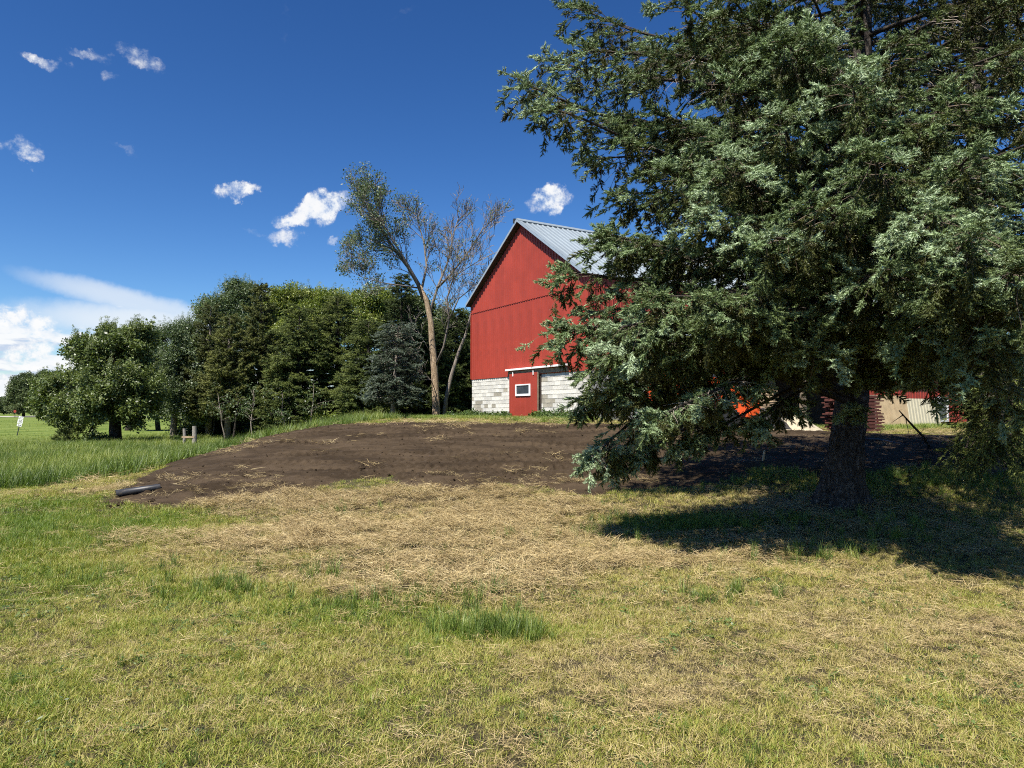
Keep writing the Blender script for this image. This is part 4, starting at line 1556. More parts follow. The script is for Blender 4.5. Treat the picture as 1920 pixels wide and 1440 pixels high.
shrub('juniper_bush', 'low dark juniper bush under the left edge of the oak', 143, 46, 1.0, 1.5, 'darkspray', 1, n=150, tint=(.3, 1))
for i, (px, Y, w, ht, lab) in enumerate([(605, 47, 1.3, 1.3, 'leafy shrub at the foot of the leftmost dark spruce'), (505, 47.5, 1.2, .9, 'leafy shrub under the olive-green pine'),
                                         (660, 45, 1.2, 1.0, 'leafy shrub at the mound edge below the second spruce'), (182, 45, .9, .7, 'small leafy shrub beside the oak trunk')]):
    shrub('leafy_shrub', lab, px, Y, w, ht, 'oak' if i % 2 else 'bright', 10 + i, 'undergrowth shrubs', .8, (.1, .6), 60)


for i, px in enumerate(range(372, 880, 46)):
    shrub('undergrowth_bush', 'leafy bush tinted dark to show the deep shade between the shelterbelt trunks', px, 57 + (i % 3) * 2, 2.4, 3.4, 'oak', 30 + i, 'dark bushes under the shelterbelt', 1.15, (-.1, .35), 130)  # added to darken the gaps; shade under the belt put into the tint
# pale thin stems seen in the shade of the belt
def sapling(label, px, Y, top, lean, bark, rad, seed):
    x = (px - 960) / F_PX * Y
    t = empty('young_tree', (x, Y, h(x, Y)))
    tag(t, label, 'tree', 'thin stems in the shelterbelt')
    r = random.Random(seed)
    H_ = top
    pl = [(lean * q + r.gauss(0, .04), r.gauss(0, .05), -.2 + (H_ + .2) * q) for q in (0, .2, .4, .6, .8, 1)]
    rad *= .75
    MB().tube(pl, [rad, rad * .9, rad * .75, rad * .6, rad * .4, rad * .15], 7).build('trunk', M[bark], t, True)
    b = MB()
    pts = []
    for i in range(12):
        q = r.uniform(.35, 1)
        p0 = Vector((lean * q, 0, H_ * q))
        e = p0 + Vector((r.gauss(0, .6), r.gauss(0, .6), r.uniform(.1, .7)))
        b.tube([p0, p0.lerp(e, .5) + Vector((0, 0, .08)), e], [rad * .25, rad * .15, rad * .05], 4)
        pts.append(e)
        pts.append(p0.lerp(e, .7))
    b.build('limbs', M[bark], t)
    n = len(pts)
    scatter('crown', 'sparse', PR['sparse'], np.array(pts), rot_rand(n), rng.uniform(.8, 1.4, n), rng.uniform(.2, .7, n), t, M['leaf_silver'])


for i, (px, Y, tp, ln, bk, rd, lb) in enumerate([(424, 47.5, 3.2, -.6, 'bark_pale', .07, 'thin pale stem leaning left beside the wispy pine'), (438, 47.8, 3.0, .35, 'bark_dark', .12, 'short dark forked stem beside the wispy pine'),
                                                 (472, 47, 3.4, .1, 'bark_pale', .07, 'thin pale stem under the olive-green pine'), (400, 56, 2.6, .1, 'bark_grey', .10, 'grey stem in the shade left of the wispy pine'),
                                                 (532, 46.5, 3.0, -.1, 'bark_grey', .09, 'grey stem below the leftmost dark spruce'), (583, 46.5, 3.0, .2, 'bark_grey', .08, 'dim grey stem left of the leafy shrub')]):
    sapling(lb, px, Y, tp, ln, bk, rd, 60 + i)


# ------------------------------------------------------------------ the half-dead tree by the barn
def half_dead_tree():
    Y = 44.5
    b = P(818, 795, Y)
    z0 = h(b.x, Y)
    t = empty('half_dead_tree', (b.x, Y, z0))
    tag(t, 'tall half-dead tree beside the barn, leafy on one side and bare on the other', 'tree')
    r = random.Random(12)

    def W(px, py, dy=0.0):
        p = P(px, py, Y + dy)
        return Vector((p.x - b.x, p.y - Y, p.z - z0))
    base = Vector((0, 0, -.3))
    fork = W(810, 640)
    MB().tube([base, W(818, 780), W(816, 720), W(813, 670), fork, W(808, 605), W(799, 562), W(786, 536)], [.34, .25, .23, .215, .20, .18, .15, .13], 14).build('trunk', M['bark_tan'], t, True)
    st2 = [W(832, 800, 1.0), W(836, 750, 1.0), W(846, 705, 1.1), W(860, 660, 1.3), W(874, 625, 1.6), W(884, 585, 1.8), W(898, 540, 2.2)]
    MB().tube(st2, [.16, .13, .12, .10, .08, .06, .04], 10).build('trunk', M['bark_grey'], t, True)
    mains = [
        ([W(786, 536), W(765, 500), W(740, 468), W(715, 430), W(696, 402), W(682, 378), W(672, 366)], .17, .9),
        ([W(793, 560), W(778, 520, -.5), W(755, 480, -1), W(730, 440, -1.5), W(712, 410, -1.5), W(702, 378, -1.6)], .13, .9),
        ([W(765, 500), W(745, 470, .8), W(700, 470, 1.2), W(668, 480, 1.5)], .08, .85),
        ([W(790, 545), W(800, 500, .6), W(795, 455, 1), W(785, 420, 1.2), W(775, 395, 1.3)], .11, .45),
        ([W(802, 600), W(820, 540, .5), W(840, 490, .8), W(850, 440, 1.0), W(860, 405, 1.0)], .13, .10),
        ([W(820, 540, .5), W(845, 515), W(880, 470, -.5), W(905, 430, -.5), W(925, 410, -.4)], .11, .05),
        ([W(815, 690), W(832, 650, -.6), W(842, 600, -.8), W(838, 560, -1), W(850, 520, -1), W(880, 500, -1.2), W(915, 480, -1.2)], .10, .05),
        ([W(842, 600, -.8), W(860, 560, -1), W(885, 540, -.6), W(920, 545, -.4)], .07, .05),
        ([W(785, 540), W(750, 535, -1), W(715, 530, -1.4), W(680, 520, -1.5), W(665, 510, -1.5)], .07, .8),
        ([W(812, 670), W(795, 640, -.8), W(770, 650, -1.2), W(750, 690, -1.4)], .03, .1),
        ([W(817, 735), W(808, 712, -.7), W(790, 712, -1.2), W(765, 730, -1.4)], .04, .0),
        ([W(874, 625, 1.6), W(885, 590, 1), W(905, 550, .8), W(925, 520, .6)], .07, .05),
    ]
    tw, leafpts = MB(), []

    def grow(pl, rad, level, leafy):
        n = len(pl)
        tw_or = MB() if level == 0 else tw
        rads = [max(.011, rad * .8 * (1 - .88 * i / (n - 1))) for i in range(n)]
        if level == 0:
            MB().tube(pl, rads, 8).build('limb', M['bark_grey'], t, True)
        else:
            tw.tube(pl, rads, 4 if level == 1 else 3, False)
        length = sum((pl[i + 1] - pl[i]).length for i in range(n - 1))
        if level == 3:
            if r.random() < leafy * .66:
                leafpts.append(pl[-1])
                if r.random() < .3:
                    leafpts.append(pl[n // 2])
            return
        k = {0: max(6, int(length * 2.3)), 1: 6, 2: 4}[level]
        for i in range(k):
            q = .22 + .78 * (i + r.random()) / k
            f = q * (n - 1)
            a = min(int(f), n - 2)
            p = pl[a].lerp(pl[a + 1], f - a)
            d = (pl[a + 1] - pl[a]).normalized()
            o = Vector((r.gauss(0, 1), r.gauss(0, 1), r.gauss(.25, .8)))
            o = (o - d * o.dot(d)).normalized()
            nd = (d * r.uniform(.55, 1.1) + o * r.uniform(.5, 1.0) + Vector((-.05, 0, .22))).normalized()
            L = {0: 1.8, 1: .9, 2: .48}[level] * r.uniform(.55, 1.25) * (1.15 - .5 * q)
            bend = Vector((r.gauss(0, .12), r.gauss(0, .12), r.gauss(.10, .12))) * L
            grow([p, p + nd * L * .5 + bend * .4, p + nd * L + bend], {0: rad * .34, 1: rad * .5, 2: rad * .55}[level], level + 1, leafy)
    for pl, rad, lf in mains:
        grow(pl, rad, 0, lf)
    grow(st2[2:], .05, 1, .05)
    tw.build('twigs', M['bark_grey'], t)
    pts = np.array([tuple(p) for p in leafpts])
    n = len(pts)
    scatter('crown', 'sparse', PR['sparse'], pts, rot_rand(n), rng.uniform(.7, 1.3, n), rng.uniform(.25, .72, n), t, M['leaf_silver'])


half_dead_tree()
# ------------------------------------------------------------------ near spruces
def near_spruce(name, label, base, path, rads, guided, auto, protos, key, tint_shift=0.0, seed=1, width=0.95, dens=1.0, dead=True):
    """path: trunk centre line in world coordinates, guided: (tip, z0, width, droop)."""
    t = empty(name, base)
    tag(t, label, 'tree')
    b = Vector(base)
    r = random.Random(seed)
    # trunk with plated, ridged bark
    zs = np.array([p[2] for p in path])
    pxs = np.array([p[0] for p in path])
    pys = np.array([p[1] for p in path])
    rr = np.array(rads)

    def centre(z):
        return Vector((float(np.interp(z, zs, pxs)), float(np.interp(z, zs, pys)), z))
    nz, na = 150, 60
    zz = np.concatenate([np.linspace(zs[0], zs[0] + 4.5, 120), np.linspace(zs[0] + 4.6, zs[-1], nz - 120)])
    an = np.linspace(0, 2 * math.pi, na, endpoint=False)
    V = []
    for z in zz:
        c = centre(z)
        R0 = float(np.interp(z, zs, rr))
        hgt = z - b.z
        fl = 1 + .55 * math.exp(-max(0, hgt) / .28) * (0.6 + 0.4 * np.cos(an * 4 + 1.0) + .25 * np.cos(an * 7 + 2)) + .04 * np.cos(an * 3 + z)
        u, v = an / (2 * math.pi) * 14, z * 3.2
        plate = np.abs(fbm(np.cos(an) * 4.5 + 20 + z * .25, np.sin(an) * 4.5 + z * 2.6, 61, 3) - .5) * 2
        fineb = fbm(np.cos(an) * 11 + 40, np.sin(an) * 11 + z * 7, 63, 2) - .5
        rad = R0 * fl + (np.minimum(plate, .35) - .2) * .085 * (R0 / .3) + fineb * .03
        V += [(c.x - b.x + math.cos(a) * q, c.y - b.y + math.sin(a) * q, z - b.z) for a, q in zip(an, rad)]
    idx = np.arange(nz * na).reshape(nz, na)
    nx_ = np.roll(idx, -1, 1)
    F = np.stack([idx[:-1].ravel(), nx_[:-1].ravel(), nx_[1:].ravel(), idx[1:].ravel()], 1)
    link('trunk', np_mesh('trunk', np.array(V), F, M['bark_spruce'], smooth=True), t)
    pts, D, U, S, T = [], [], [], [], []
    twigs, deadw = MB(), MB()
    limbs = []
    for g in guided:
        tip, z0, w, arch = g[:4]
        c = centre(z0)
        limbs.append((c, Vector(tip), w, arch, g[4] if len(g) > 4 else 0.12, g[5] if len(g) > 5 else 1.0))
    for (z0, az, L, dzt, arch, w) in auto:
        c = centre(z0)
        limbs.append((c, c + Vector((math.cos(az) * L, math.sin(az) * L, dzt)), w, arch, 0.22, .8))
    Zup = Vector((0, 0, 1))
    for (c, tip, w, arch, bare, bright) in limbs:
        bright = bright * r.uniform(.78, 1.22)
        L = (tip - c).length
        sg = max(6, int(L / .28))
        side0 = (tip - c).cross(Zup)
        side0 = side0.normalized() if side0.length > .01 else Vector((1, 0, 0))
        wob = [r.gauss(0, .05), r.gauss(0, .05), r.uniform(0, 6)]
        pl = []
        for i in range(sg + 1):
            q = i / sg
            p = c.lerp(tip, q) + Zup * (arch * L * 4 * q * (1 - q)) + side0 * (math.sin(q * 5 + wob[2]) * .055 * L * q) + Zup * (math.sin(q * 7 + wob[2] * 2) * .018 * L)
            p.z += .07 * L * max(0, q - .8) * 2
            pl.append(p)
        r0 = .012 + .0075 * L
        lmb = MB().tube([p - b for p in pl], [r0 * (1 - .85 * (i / sg)) + .004 for i in range(sg + 1)], 7)
        lmb.build('limb', M['bark_limb'], t, True)

        def at(q):
            f = q * sg
            a = min(int(f), sg - 1)
            return pl[a].lerp(pl[a + 1], f - a), (pl[a + 1] - pl[a]).normalized()

        def spray(p, d, up, s, tn):
            pts.append(tuple(p - b))
            D.append(tuple(d))
            U.append(tuple(up))
            S.append(s)
            T.append(tn)
        ns = int(L / .105 * dens)
        for i in range(ns):
            q = bare + (1 - bare) * (i + r.random()) / ns
            if mnoise.noise(Vector((q * L * 1.5, wob[2] * 9, 3.1))) < -.22 and q < .9:
                continue                 # gaps between the clumps on a bough
            p, d = at(q)
            sd = d.cross(Zup)
            sd = sd.normalized() if sd.length > .05 else side0
            sgn = 1 if i % 2 else -1
            env = (0.30 + 0.70 * math.sin(math.pi * min(1, (1.02 - q) * 1.05) ** .85 * .62)) if q > .3 else (.45 + q)
            sl = w * env * r.uniform(.55, 1.15)
            an_ = R(r.uniform(38, 68)) * (1 - .45 * q)
            dirs = (d * math.cos(an_) + sd * sgn * math.sin(an_) + Zup * r.uniform(-.30, .16)).normalized()
            droop = r.uniform(.10, .42)
            inner = q < bare + .18
            if dead and q < bare + .34 and r.random() < .45:
                k = 3
                pp = [p + dirs * sl * x - Zup * droop * sl * x * x + Vector((r.gauss(0, .02), r.gauss(0, .02), r.gauss(0, .02))) for x in (0, .35, .7, 1.0)]
                deadw.tube([x - b for x in pp], [.006, .0045, .0035, .002], 3, False)
                for _ in range(3):
                    s_ = pp[r.randint(1, 3)]
                    e = s_ + Vector((r.gauss(0, .12), r.gauss(0, .12), r.gauss(-.10, .10)))
                    deadw.tube([s_ - b, (s_ + e) / 2 - b + Vector((0, 0, .01)), e - b], [.0035, .003, .0015], 3, False)
                continue
            nseg = max(2, int(sl / .15))
            pp = []
            for k in range(nseg + 1):
                x = k / nseg
                pp.append(p + dirs * sl * x - Zup * droop * sl * x * x)
            twigs.tube([x - b for x in pp], [.0065 * (1 - .7 * k / nseg) for k in range(nseg + 1)], 3, False)
            for k in range(1, nseg + 1):
                x = k / nseg
                dd = (pp[k] - pp[k - 1]).normalized()
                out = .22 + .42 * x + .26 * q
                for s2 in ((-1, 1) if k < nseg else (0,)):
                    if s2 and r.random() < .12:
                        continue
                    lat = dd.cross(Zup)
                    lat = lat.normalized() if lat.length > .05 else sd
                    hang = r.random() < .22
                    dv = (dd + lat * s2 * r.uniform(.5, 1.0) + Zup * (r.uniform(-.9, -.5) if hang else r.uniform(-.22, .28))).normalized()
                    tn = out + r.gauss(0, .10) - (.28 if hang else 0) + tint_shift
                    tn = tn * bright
                    if r.random() < .05:
                        tn = r.uniform(.05, .25)
                    spray(pp[k] + Vector((r.gauss(0, .012), r.gauss(0, .012), r.gauss(0, .012))), dv, (r.gauss(0, .4), r.gauss(0, .4), 1), r.uniform(.75, 1.2) * (.78 if s2 else 1.0) * (.82 + .25 * x), min(1, max(0, tn)))
            # hanging branchlets under the limb
            if r.random() < .55 and q > .2:
                hl = r.uniform(.15, .62) * w
                pe = p + Vector((r.gauss(0, .10), r.gauss(0, .10), -hl))
                twigs.tube([p - b, (p + pe) / 2 - b + Vector((r.gauss(0, .02), r.gauss(0, .02), 0)), pe - b], [.005, .004, .0025], 3, False)
                for x in (.35, .6, .85, 1.0):
                    pq = p.lerp(pe, x)
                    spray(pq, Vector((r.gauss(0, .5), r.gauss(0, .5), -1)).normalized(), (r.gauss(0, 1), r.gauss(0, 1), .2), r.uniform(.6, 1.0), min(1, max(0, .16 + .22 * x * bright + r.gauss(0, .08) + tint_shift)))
        for k in range(5):
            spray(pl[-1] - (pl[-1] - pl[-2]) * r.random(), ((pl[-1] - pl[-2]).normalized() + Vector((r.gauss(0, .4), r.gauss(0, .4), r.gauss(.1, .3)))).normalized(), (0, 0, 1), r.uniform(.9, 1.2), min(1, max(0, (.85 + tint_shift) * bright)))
    twigs.build('twigs', M['twig'], t)
    if deadw.v:
        deadw.build('dead_twigs', M['dead_twig'], t)
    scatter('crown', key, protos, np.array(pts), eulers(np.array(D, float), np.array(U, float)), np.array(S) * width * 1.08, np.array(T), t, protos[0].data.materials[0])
    print(name, 'limbs', len(limbs), 'sprays', len(pts))
    return t


TB = G(1575, 948)
TX, TY = TB.x, TB.y
TZ = h(TX, TY)
print('spruce base', TX, TY, TZ)
tpath = [(TX, TY, TZ - .3), (TX - .02, TY, TZ), (TX + .12, TY, TZ + 1.0), (TX + .30, TY + .02, TZ + 2.2), (TX + .40, TY + .05, TZ + 4.5), (TX + .55, TY + .1, TZ + 8), (TX + .7, TY + .1, TZ + 13.5)]
trads = [.36, .31, .245, .22, .18, .13, .02]
D_ = TY
k_ = TY / 10.0
# tips of the boughs: photograph position, depth, height on the trunk, spread, arch, bare share
gl = []
for (px, py, Y, z0, w, arch, bare) in [
        (945, 185, 9.2, 5.2, .90, .05, .30), (985, 245, 9.0, 4.9, .85, .04, .30), (1010, 110, 9.6, 5.9, .95, .05, .30), (1062, 25, 9.8, 6.6, 1.0, .05, .3), (1075, 90, 8.6, 6.0, .95, .06, .3),
        (1125, 385, 9.4, 4.9, .80, .10, .35), (1090, 300, 9.6, 4.8, .85, .07, .32), (1150, 230, 10.4, 5.2, .85, .05, .3), (1190, 90, 10.8, 6.4, .9, .05, .3),
        (1190, 335, 7.4, 4.3, .80, .04, .30), (1150, 455, 7.4, 3.7, .85, .05, .28), (1065, 480, 7.9, 3.6, .85, .05, .30), (1025, 525, 7.8, 3.4, .90, .06, .30), (1055, 590, 7.9, 3.1, .85, .06, .28),
        (1005, 640, 7.6, 3.0, .95, .07, .30), (1090, 690, 7.5, 2.8, .75, .08, .28), (1115, 735, 8.0, 2.6, .60, .10, .30), (1105, 770, 8.2, 2.4, .45, .10, .5), (1130, 640, 7.0, 2.9, .85, .05, .26), (1085, 715, 7.9, 2.7, .5, .08, .45), (1085, 765, 8.2, 2.4, .42, .10, .6),
        (1065, 865, 8.4, 2.3, .55, .16, .64), (1125, 880, 8.6, 2.2, .50, .15, .64), (1195, 865, 8.3, 2.1, .42, .14, .68), (1150, 800, 8.2, 2.3, .42, .12, .66),
        (1318, 845, 8.5, 2.0, .40, .14, .60), (1240, 800, 7.0, 1.9, .36, .10, .62), (1150, 692, 7.4, 2.7, .5, .08, .35), (1400, 815, 8.0, 1.9, .35, .14, .62),
        (1290, 290, 7.3, 4.4, .85, .03, .26), (1340, 170, 7.3, 5.0, .85, .03, .26), (1440, 110, 7.0, 5.2, .85, .02, .25), (1500, 240, 6.6, 4.4, .85, .02, .25), (1380, 320, 6.6, 4.0, .85, .03, .25),
        (1320, 420, 6.7, 3.7, .80, .04, .25), (1440, 460, 6.3, 3.5, .85, .03, .25), (1250, 560, 6.9, 3.2, .85, .05, .25), (1370, 560, 6.4, 3.1, .85, .04, .25), (1300, 640, 6.8, 2.8, .55, .05, .30),
        (1440, 610, 6.6, 2.9, .80, .05, .25), (1500, 660, 6.9, 2.8, .70, .06, .28), (1440, 680, 7.6, 2.6, .5, .08, .36), (1560, 380, 6.0, 3.8, .85, .02, .22), (1640, 160, 6.4, 4.9, .9, .02, .22),
        (1700, 95, 6.6, 5.4, .9, .02, .22), (1690, 290, 5.9, 4.2, .9, .02, .22), (1780, 200, 6.2, 4.8, .9, .02, .22), (1780, 400, 5.5, 3.8, .9, .02, .22), (1860, 450, 5.2, 3.6, .95, .02, .22),
        (1650, 520, 5.9, 3.4, .85, .03, .22), (1760, 560, 5.5, 3.2, .85, .04, .22), (1880, 560, 5.3, 3.2, .9, .03, .22), (1700, 650, 6.2, 2.9, .75, .05, .25), (1830, 690, 5.9, 2.8, .80, .06, .25),
        (1915, 620, 5.6, 3.0, .85, .04, .25), (1690, 700, 8.0, 2.6, .60, .06, .30), (1600, 640, 7.4, 2.8, .6, .05, .3), (1614, 765, 9.1, 2.6, .30, .03, .45), (1655, 705, 8.4, 2.6, .42, .04, .3), (1905, 760, 6.6, 2.6, .8, .08, .3), (1980, 500, 5.6, 3.6, .95, .02, .25), (2050, 640, 6.2, 3.0, .9, .04, .25),
        (1880, 320, 5.8, 4.4, .9, .02, .22), (1960, 250, 6.2, 4.9, .9, .02, .22), (1560, 60, 6.8, 5.7, .9, .02, .22), (1260, 20, 8.2, 6.6, .9, .03, .26), (1400, 10, 7.4, 6.4, .9, .03, .26)]:
    if px < 1200:
        px += 64 if (440 < py < 700 and px < 1100) else 28
    gl.append((tuple(P(px, py, Y * k_)), TZ + (z0 - .35), w, arch, bare))
al = []
ra = random.Random(77)
z = 3.6
while z < 12.8:
    f = (z - 2.2) / 11.3
    nb = 7
    a0 = ra.random() * 6.28
    for k in range(nb):
        az = a0 + k * 6.283 / nb + ra.gauss(0, .2)
        front = math.sin(az) < 0.15          # boughs on the camera side are placed above
        if z < 5.6 and front:
            continue
        L = (4.6 * (1 - f) ** .8 + .4) * ra.uniform(.75, 1.1)
        if z < 5.6:
            L *= .85
        al.append((TZ + z, az, L, L * ra.uniform(-.18, .08), ra.uniform(.01, .06), .85 * (1 - .4 * f)))
    z += .46 if z < 6.5 else (.56 if z < 8.4 else 1.2)
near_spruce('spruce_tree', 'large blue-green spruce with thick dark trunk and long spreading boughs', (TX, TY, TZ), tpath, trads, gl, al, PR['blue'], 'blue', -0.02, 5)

# a second spruce behind it, dark, its boughs reaching the grass at the right edge
UX, UY = 9.1, 13.6
UZ = h(UX, UY)
upath = [(UX, UY, UZ - .3), (UX, UY, UZ), (UX + .03, UY, UZ + 1.5), (UX + .05, UY, UZ + 4), (UX, UY, UZ + 8), (UX, UY, UZ + 14)]
al2 = []
z = 1.0
while z < 13:
    f = (z - .6) / 13
    nb = 6
    a0 = ra.random() * 6.28
    for k in range(nb):
        az = a0 + k * 6.283 / nb + ra.gauss(0, .2)
        L = (4.1 * (1 - f) ** .75 + .4) * ra.uniform(.7, 1.1)
        if z < 4.2 and math.cos(az) < .25:
            continue
        al2.append((UZ + z, az, L, L * (ra.uniform(-.30, -.08) if z < 4 else ra.uniform(-.15, .1)), ra.uniform(.02, .08), .85 * (1 - .35 * f)))
    z += .55 if z < 8.4 else 1.1
gl2 = [(tuple(P(1850, 800, 10.6)), UZ + 1.6, .7, .10, .3), (tuple(P(1885, 815, 9.8)), UZ + 1.7, .8, .10, .3), (tuple(P(1930, 830, 9.0)), UZ + 1.8, .8, .10, .3), (tuple(P(1840, 880, 10.6)), UZ + 1.2, .65, .12, .3), (tuple(P(1915, 720, 9.5)), UZ + 2.4, .8, .06, .3), (tuple(P(1860, 860, 9.6)), UZ + 1.5, .75, .12, .3), (tuple(P(1905, 880, 9.2)), UZ + 1.6, .75, .12, .3), (tuple(P(1815, 760, 11.0)), UZ + 2.0, .6, .08, .3),
       (tuple(P(1700, 30, 11.0)), UZ + 6.6, .9, .03, .3), (tuple(P(1730, 620, 11.0)), UZ + 3.0, .6, .06, .35), (tuple(P(1750, 570, 10.5)), UZ + 3.4, .8, .05, .35)]
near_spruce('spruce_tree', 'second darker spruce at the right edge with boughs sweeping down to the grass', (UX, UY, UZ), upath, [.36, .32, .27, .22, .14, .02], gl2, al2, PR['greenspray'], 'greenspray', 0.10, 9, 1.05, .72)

# ------------------------------------------------------------------ small things on the lawn and in the meadow
# black drain pipe sticking out of the toe of the mound
pa, pb = G(217, 934), G(300, 922)
q0 = Vector((pa.x, pa.y, h(pa.x, pa.y) + .06))
q1 = Vector((pb.x, pb.y, h(pb.x, pb.y) + .07))
pipe = MB()
n_ = 20
dirp = (q1 - q0).normalized()
V = []
ra_ = .065
for (c, rr2) in ((q0, ra_), (q1, ra_), (q0 + dirp * .0, ra_ - .014), (q1, ra_ - .014)):
    a = dirp.cross(Vector((0, 0, 1))).normalized()
    u = a.cross(dirp)
    V += [c - q0 + a * math.cos(2 * math.pi * j / n_) * rr2 + u * math.sin(2 * math.pi * j / n_) * rr2 for j in range(n_)]
F = []
for j in range(n_):
    k = (j + 1) % n_
    F += [(j, k, n_ + k, n_ + j), (2 * n_ + k, 2 * n_ + j, 3 * n_ + j, 3 * n_ + k), (k, j, 2 * n_ + j, 2 * n_ + k)]
o = link('drain_pipe', MB().add(V, F).mesh('drain_pipe', True), None, M['pipe'])
o.location = q0
tag(o, 'black plastic drain pipe end poking out of the dark soil at the lawn', 'pipe')


def clod_mesh(seed, sx=1.0):
    r = np.random.default_rng(seed)
    V, F = [], []
    nu, nv = 9, 6
    for i in range(nv + 1):
        th = math.pi * i / nv
        for j in range(nu):
            ph = 2 * math.pi * j / nu
            q = .8 + .5 * r.random()
            V.append((math.sin(th) * math.cos(ph) * q, math.sin(th) * math.sin(ph) * q, math.cos(th) * q * .7))
    for i in range(nv):
        for j in range(nu):
            F.append((i * nu + j, i * nu + (j + 1) % nu, (i + 1) * nu + (j + 1) % nu, (i + 1) * nu + j))
    me = MB().add(V, F).mesh('soil_clod')
    me.materials.append(M['soil'])
    return me


cm = [clod_mesh(i) for i in range(4)]
for i, (px, py, s, lb) in enumerate([(226, 950, .055, 'fist-sized dark soil clod below the drain pipe end'), (204, 953, .045, 'smaller soil clod left below the drain pipe'), (295, 956, .04, 'soil clod on the straw right of the drain pipe'),
                                     (590, 952, .09, 'broken flat soil clod at the edge of the straw below the mound'), (604, 947, .06, 'soil clod touching the flat clod below the mound'), (285, 942, .05, 'soil clod at the lowest tip of the dark mound'),
                                     (580, 958, .05, 'small soil clod in front of the flat clod'), (140, 920, .05, 'lone soil clod on the dry strip by the tall grass'), (678, 886, .07, 'pale stone-like clod high on the dark mound')]):
    p = G(px, py)
    o = link('soil_clod', cm[i % 4])
    o.location = (p.x, p.y, h(p.x, p.y) + s * .35 + (.05 if i == 8 else 0))
    o.scale = (s * 1.3, s, s)
    o.rotation_euler = (0, 0, i * 1.3)
    tag(o, lb, 'soil clod', 'loose soil clods')
# many little lumps over the worked soil
r_ = np.random.default_rng(17)
nlump = 6500
lx = r_.uniform(-9.5, 12, nlump)
ly = r_.uniform(11, 26, nlump)
ok = soil_sd(lx, ly) > -0.25
lx, ly = lx[ok], ly[ok]
lump_p = [proto('lump', m_) for m_ in cm]
lz = H(lx, ly) + np.clip(soil_sd(lx, ly) * .1, -.02, .055) + soil_relief(lx, ly)
o = scatter('soil_crumbs', 'lumps', lump_p, np.stack([lx, ly, lz], 1), rot_rand(len(lx), 1), .006 + .024 * r_.random(len(lx)) ** 8, r_.random(len(lx)), None, M['soil'])
tag(o, 'loose dark soil crumbs strewn over the bare mound', 'soil', kind='stuff')

# surveyor's stake
p = G(1430, 872)
o = MB().prism([(-.02, -.1), (.02, -.1), (.02, .22), (0, .26), (-.02, .22)], 'y', -.012, .012).build('wooden_stake', M['board'])
o.location = (p.x, p.y, h(p.x, p.y) + .03)
o.rotation_euler = (0.05, 0.18, .4)
tag(o, 'short wooden stake standing in the soil left of the spruce trunk', 'stake')

# remains of a fence in the meadow
fp = P(364, 835, 40.5)
fx, fy = fp.x, 40.5
t = empty('fence_remnant', (fx, fy, h(fx, fy)))
tag(t, 'weathered pair of fence posts joined by one low rail in tall grass', 'fence')
MB().tube([(0, 0, -.3), (.02, 0, .5), (.0, 0, 1.12)], [.14, .13, .12], 12).build('post', M['grey_wood'], t)
MB().tube([(-.62, .1, -.3), (-.60, .1, .5), (-.63, .1, .98)], [.10, .09, .085], 10).build('post', M['grey_wood'], t)
MB().box(-.66, .05, -.14, -.10, .44, .54).build('rail', M['board'], t)
for (ox, oz, lb) in [(-3.4, .7, 0), (-2.5, .75, 0), (-1.6, .7, 0)]:
    pass

# leaning road sign, three plates
sg_ = P(32, 815, 58)
sx0 = sg_.x
t = empty('road_sign', (sx0, 58, h(sx0, 58)))
tag(t, 'leaning roadside post with three small white sign plates at the meadow edge', 'road sign')
t.rotation_euler = (0, R(11), R(8))
MB().box(-.03, .03, -.02, .02, -.2, 1.6).build('post', M['dark_metal'], t)


def text_on(s, parent, size, loc, mat):
    cu = bpy.data.curves.new('lettering', 'FONT')
    cu.body = s
    cu.size = size
    cu.align_x = 'CENTER'
    cu.align_y = 'CENTER'
    cu.extrude = .002
    tmp = bpy.data.objects.new('lettering_tmp', cu)
    dg = bpy.context.evaluated_depsgraph_get()
    COL.objects.link(tmp)
    dg.update()
    me = bpy.data.meshes.new_from_object(tmp.evaluated_get(dg))
    bpy.data.objects.remove(tmp)
    me.materials.clear()
    me.materials.append(mat)
    o = link('lettering', me, parent)
    o.location = loc
    o.rotation_euler = (math.pi / 2, 0, 0)
    return o


for (zc, wd, ht, tx, sz) in [(1.50, .36, .19, 'JCT', .15), (1.19, .40, .36, '20', .30), (.87, .36, .20, None, 0)]:
    pl_ = MB().box(-wd / 2, wd / 2, -.035, -.025, zc - ht / 2, zc + ht / 2).build('plate', M['white_paint'], t)
    if tx:
        text_on(tx, pl_, sz, (0, -.038, zc), M['rubber'])
    else:
        MB().prism([(-.13, zc), (-.06, zc + .055), (-.06, zc + .02), (.06, zc + .02), (.06, zc + .055), (.13, zc), (.06, zc - .055), (.06, zc - .02), (-.06, zc - .02), (-.06, zc - .055)], 'y', -.04, -.036).build('arrow', M['rubber'], pl_)
# red sign by the side road
rs = P(28, 782, 200)
t = empty('red_sign', (rs.x, 200, 0))
tag(t, 'small red sign on a thin post by the side road', 'sign')
MB().box(-.06, .06, -.04, .04, -.2, 2.2).build('post', M['dark_metal'], t)
a_ = [(.42 * math.cos(R(22.5 + 45 * i)), 1.75 + .42 * math.sin(R(22.5 + 45 * i))) for i in range(8)]
MB().prism(a_, 'y', -.08, -.05).build('plate', M['red_steel'], t)

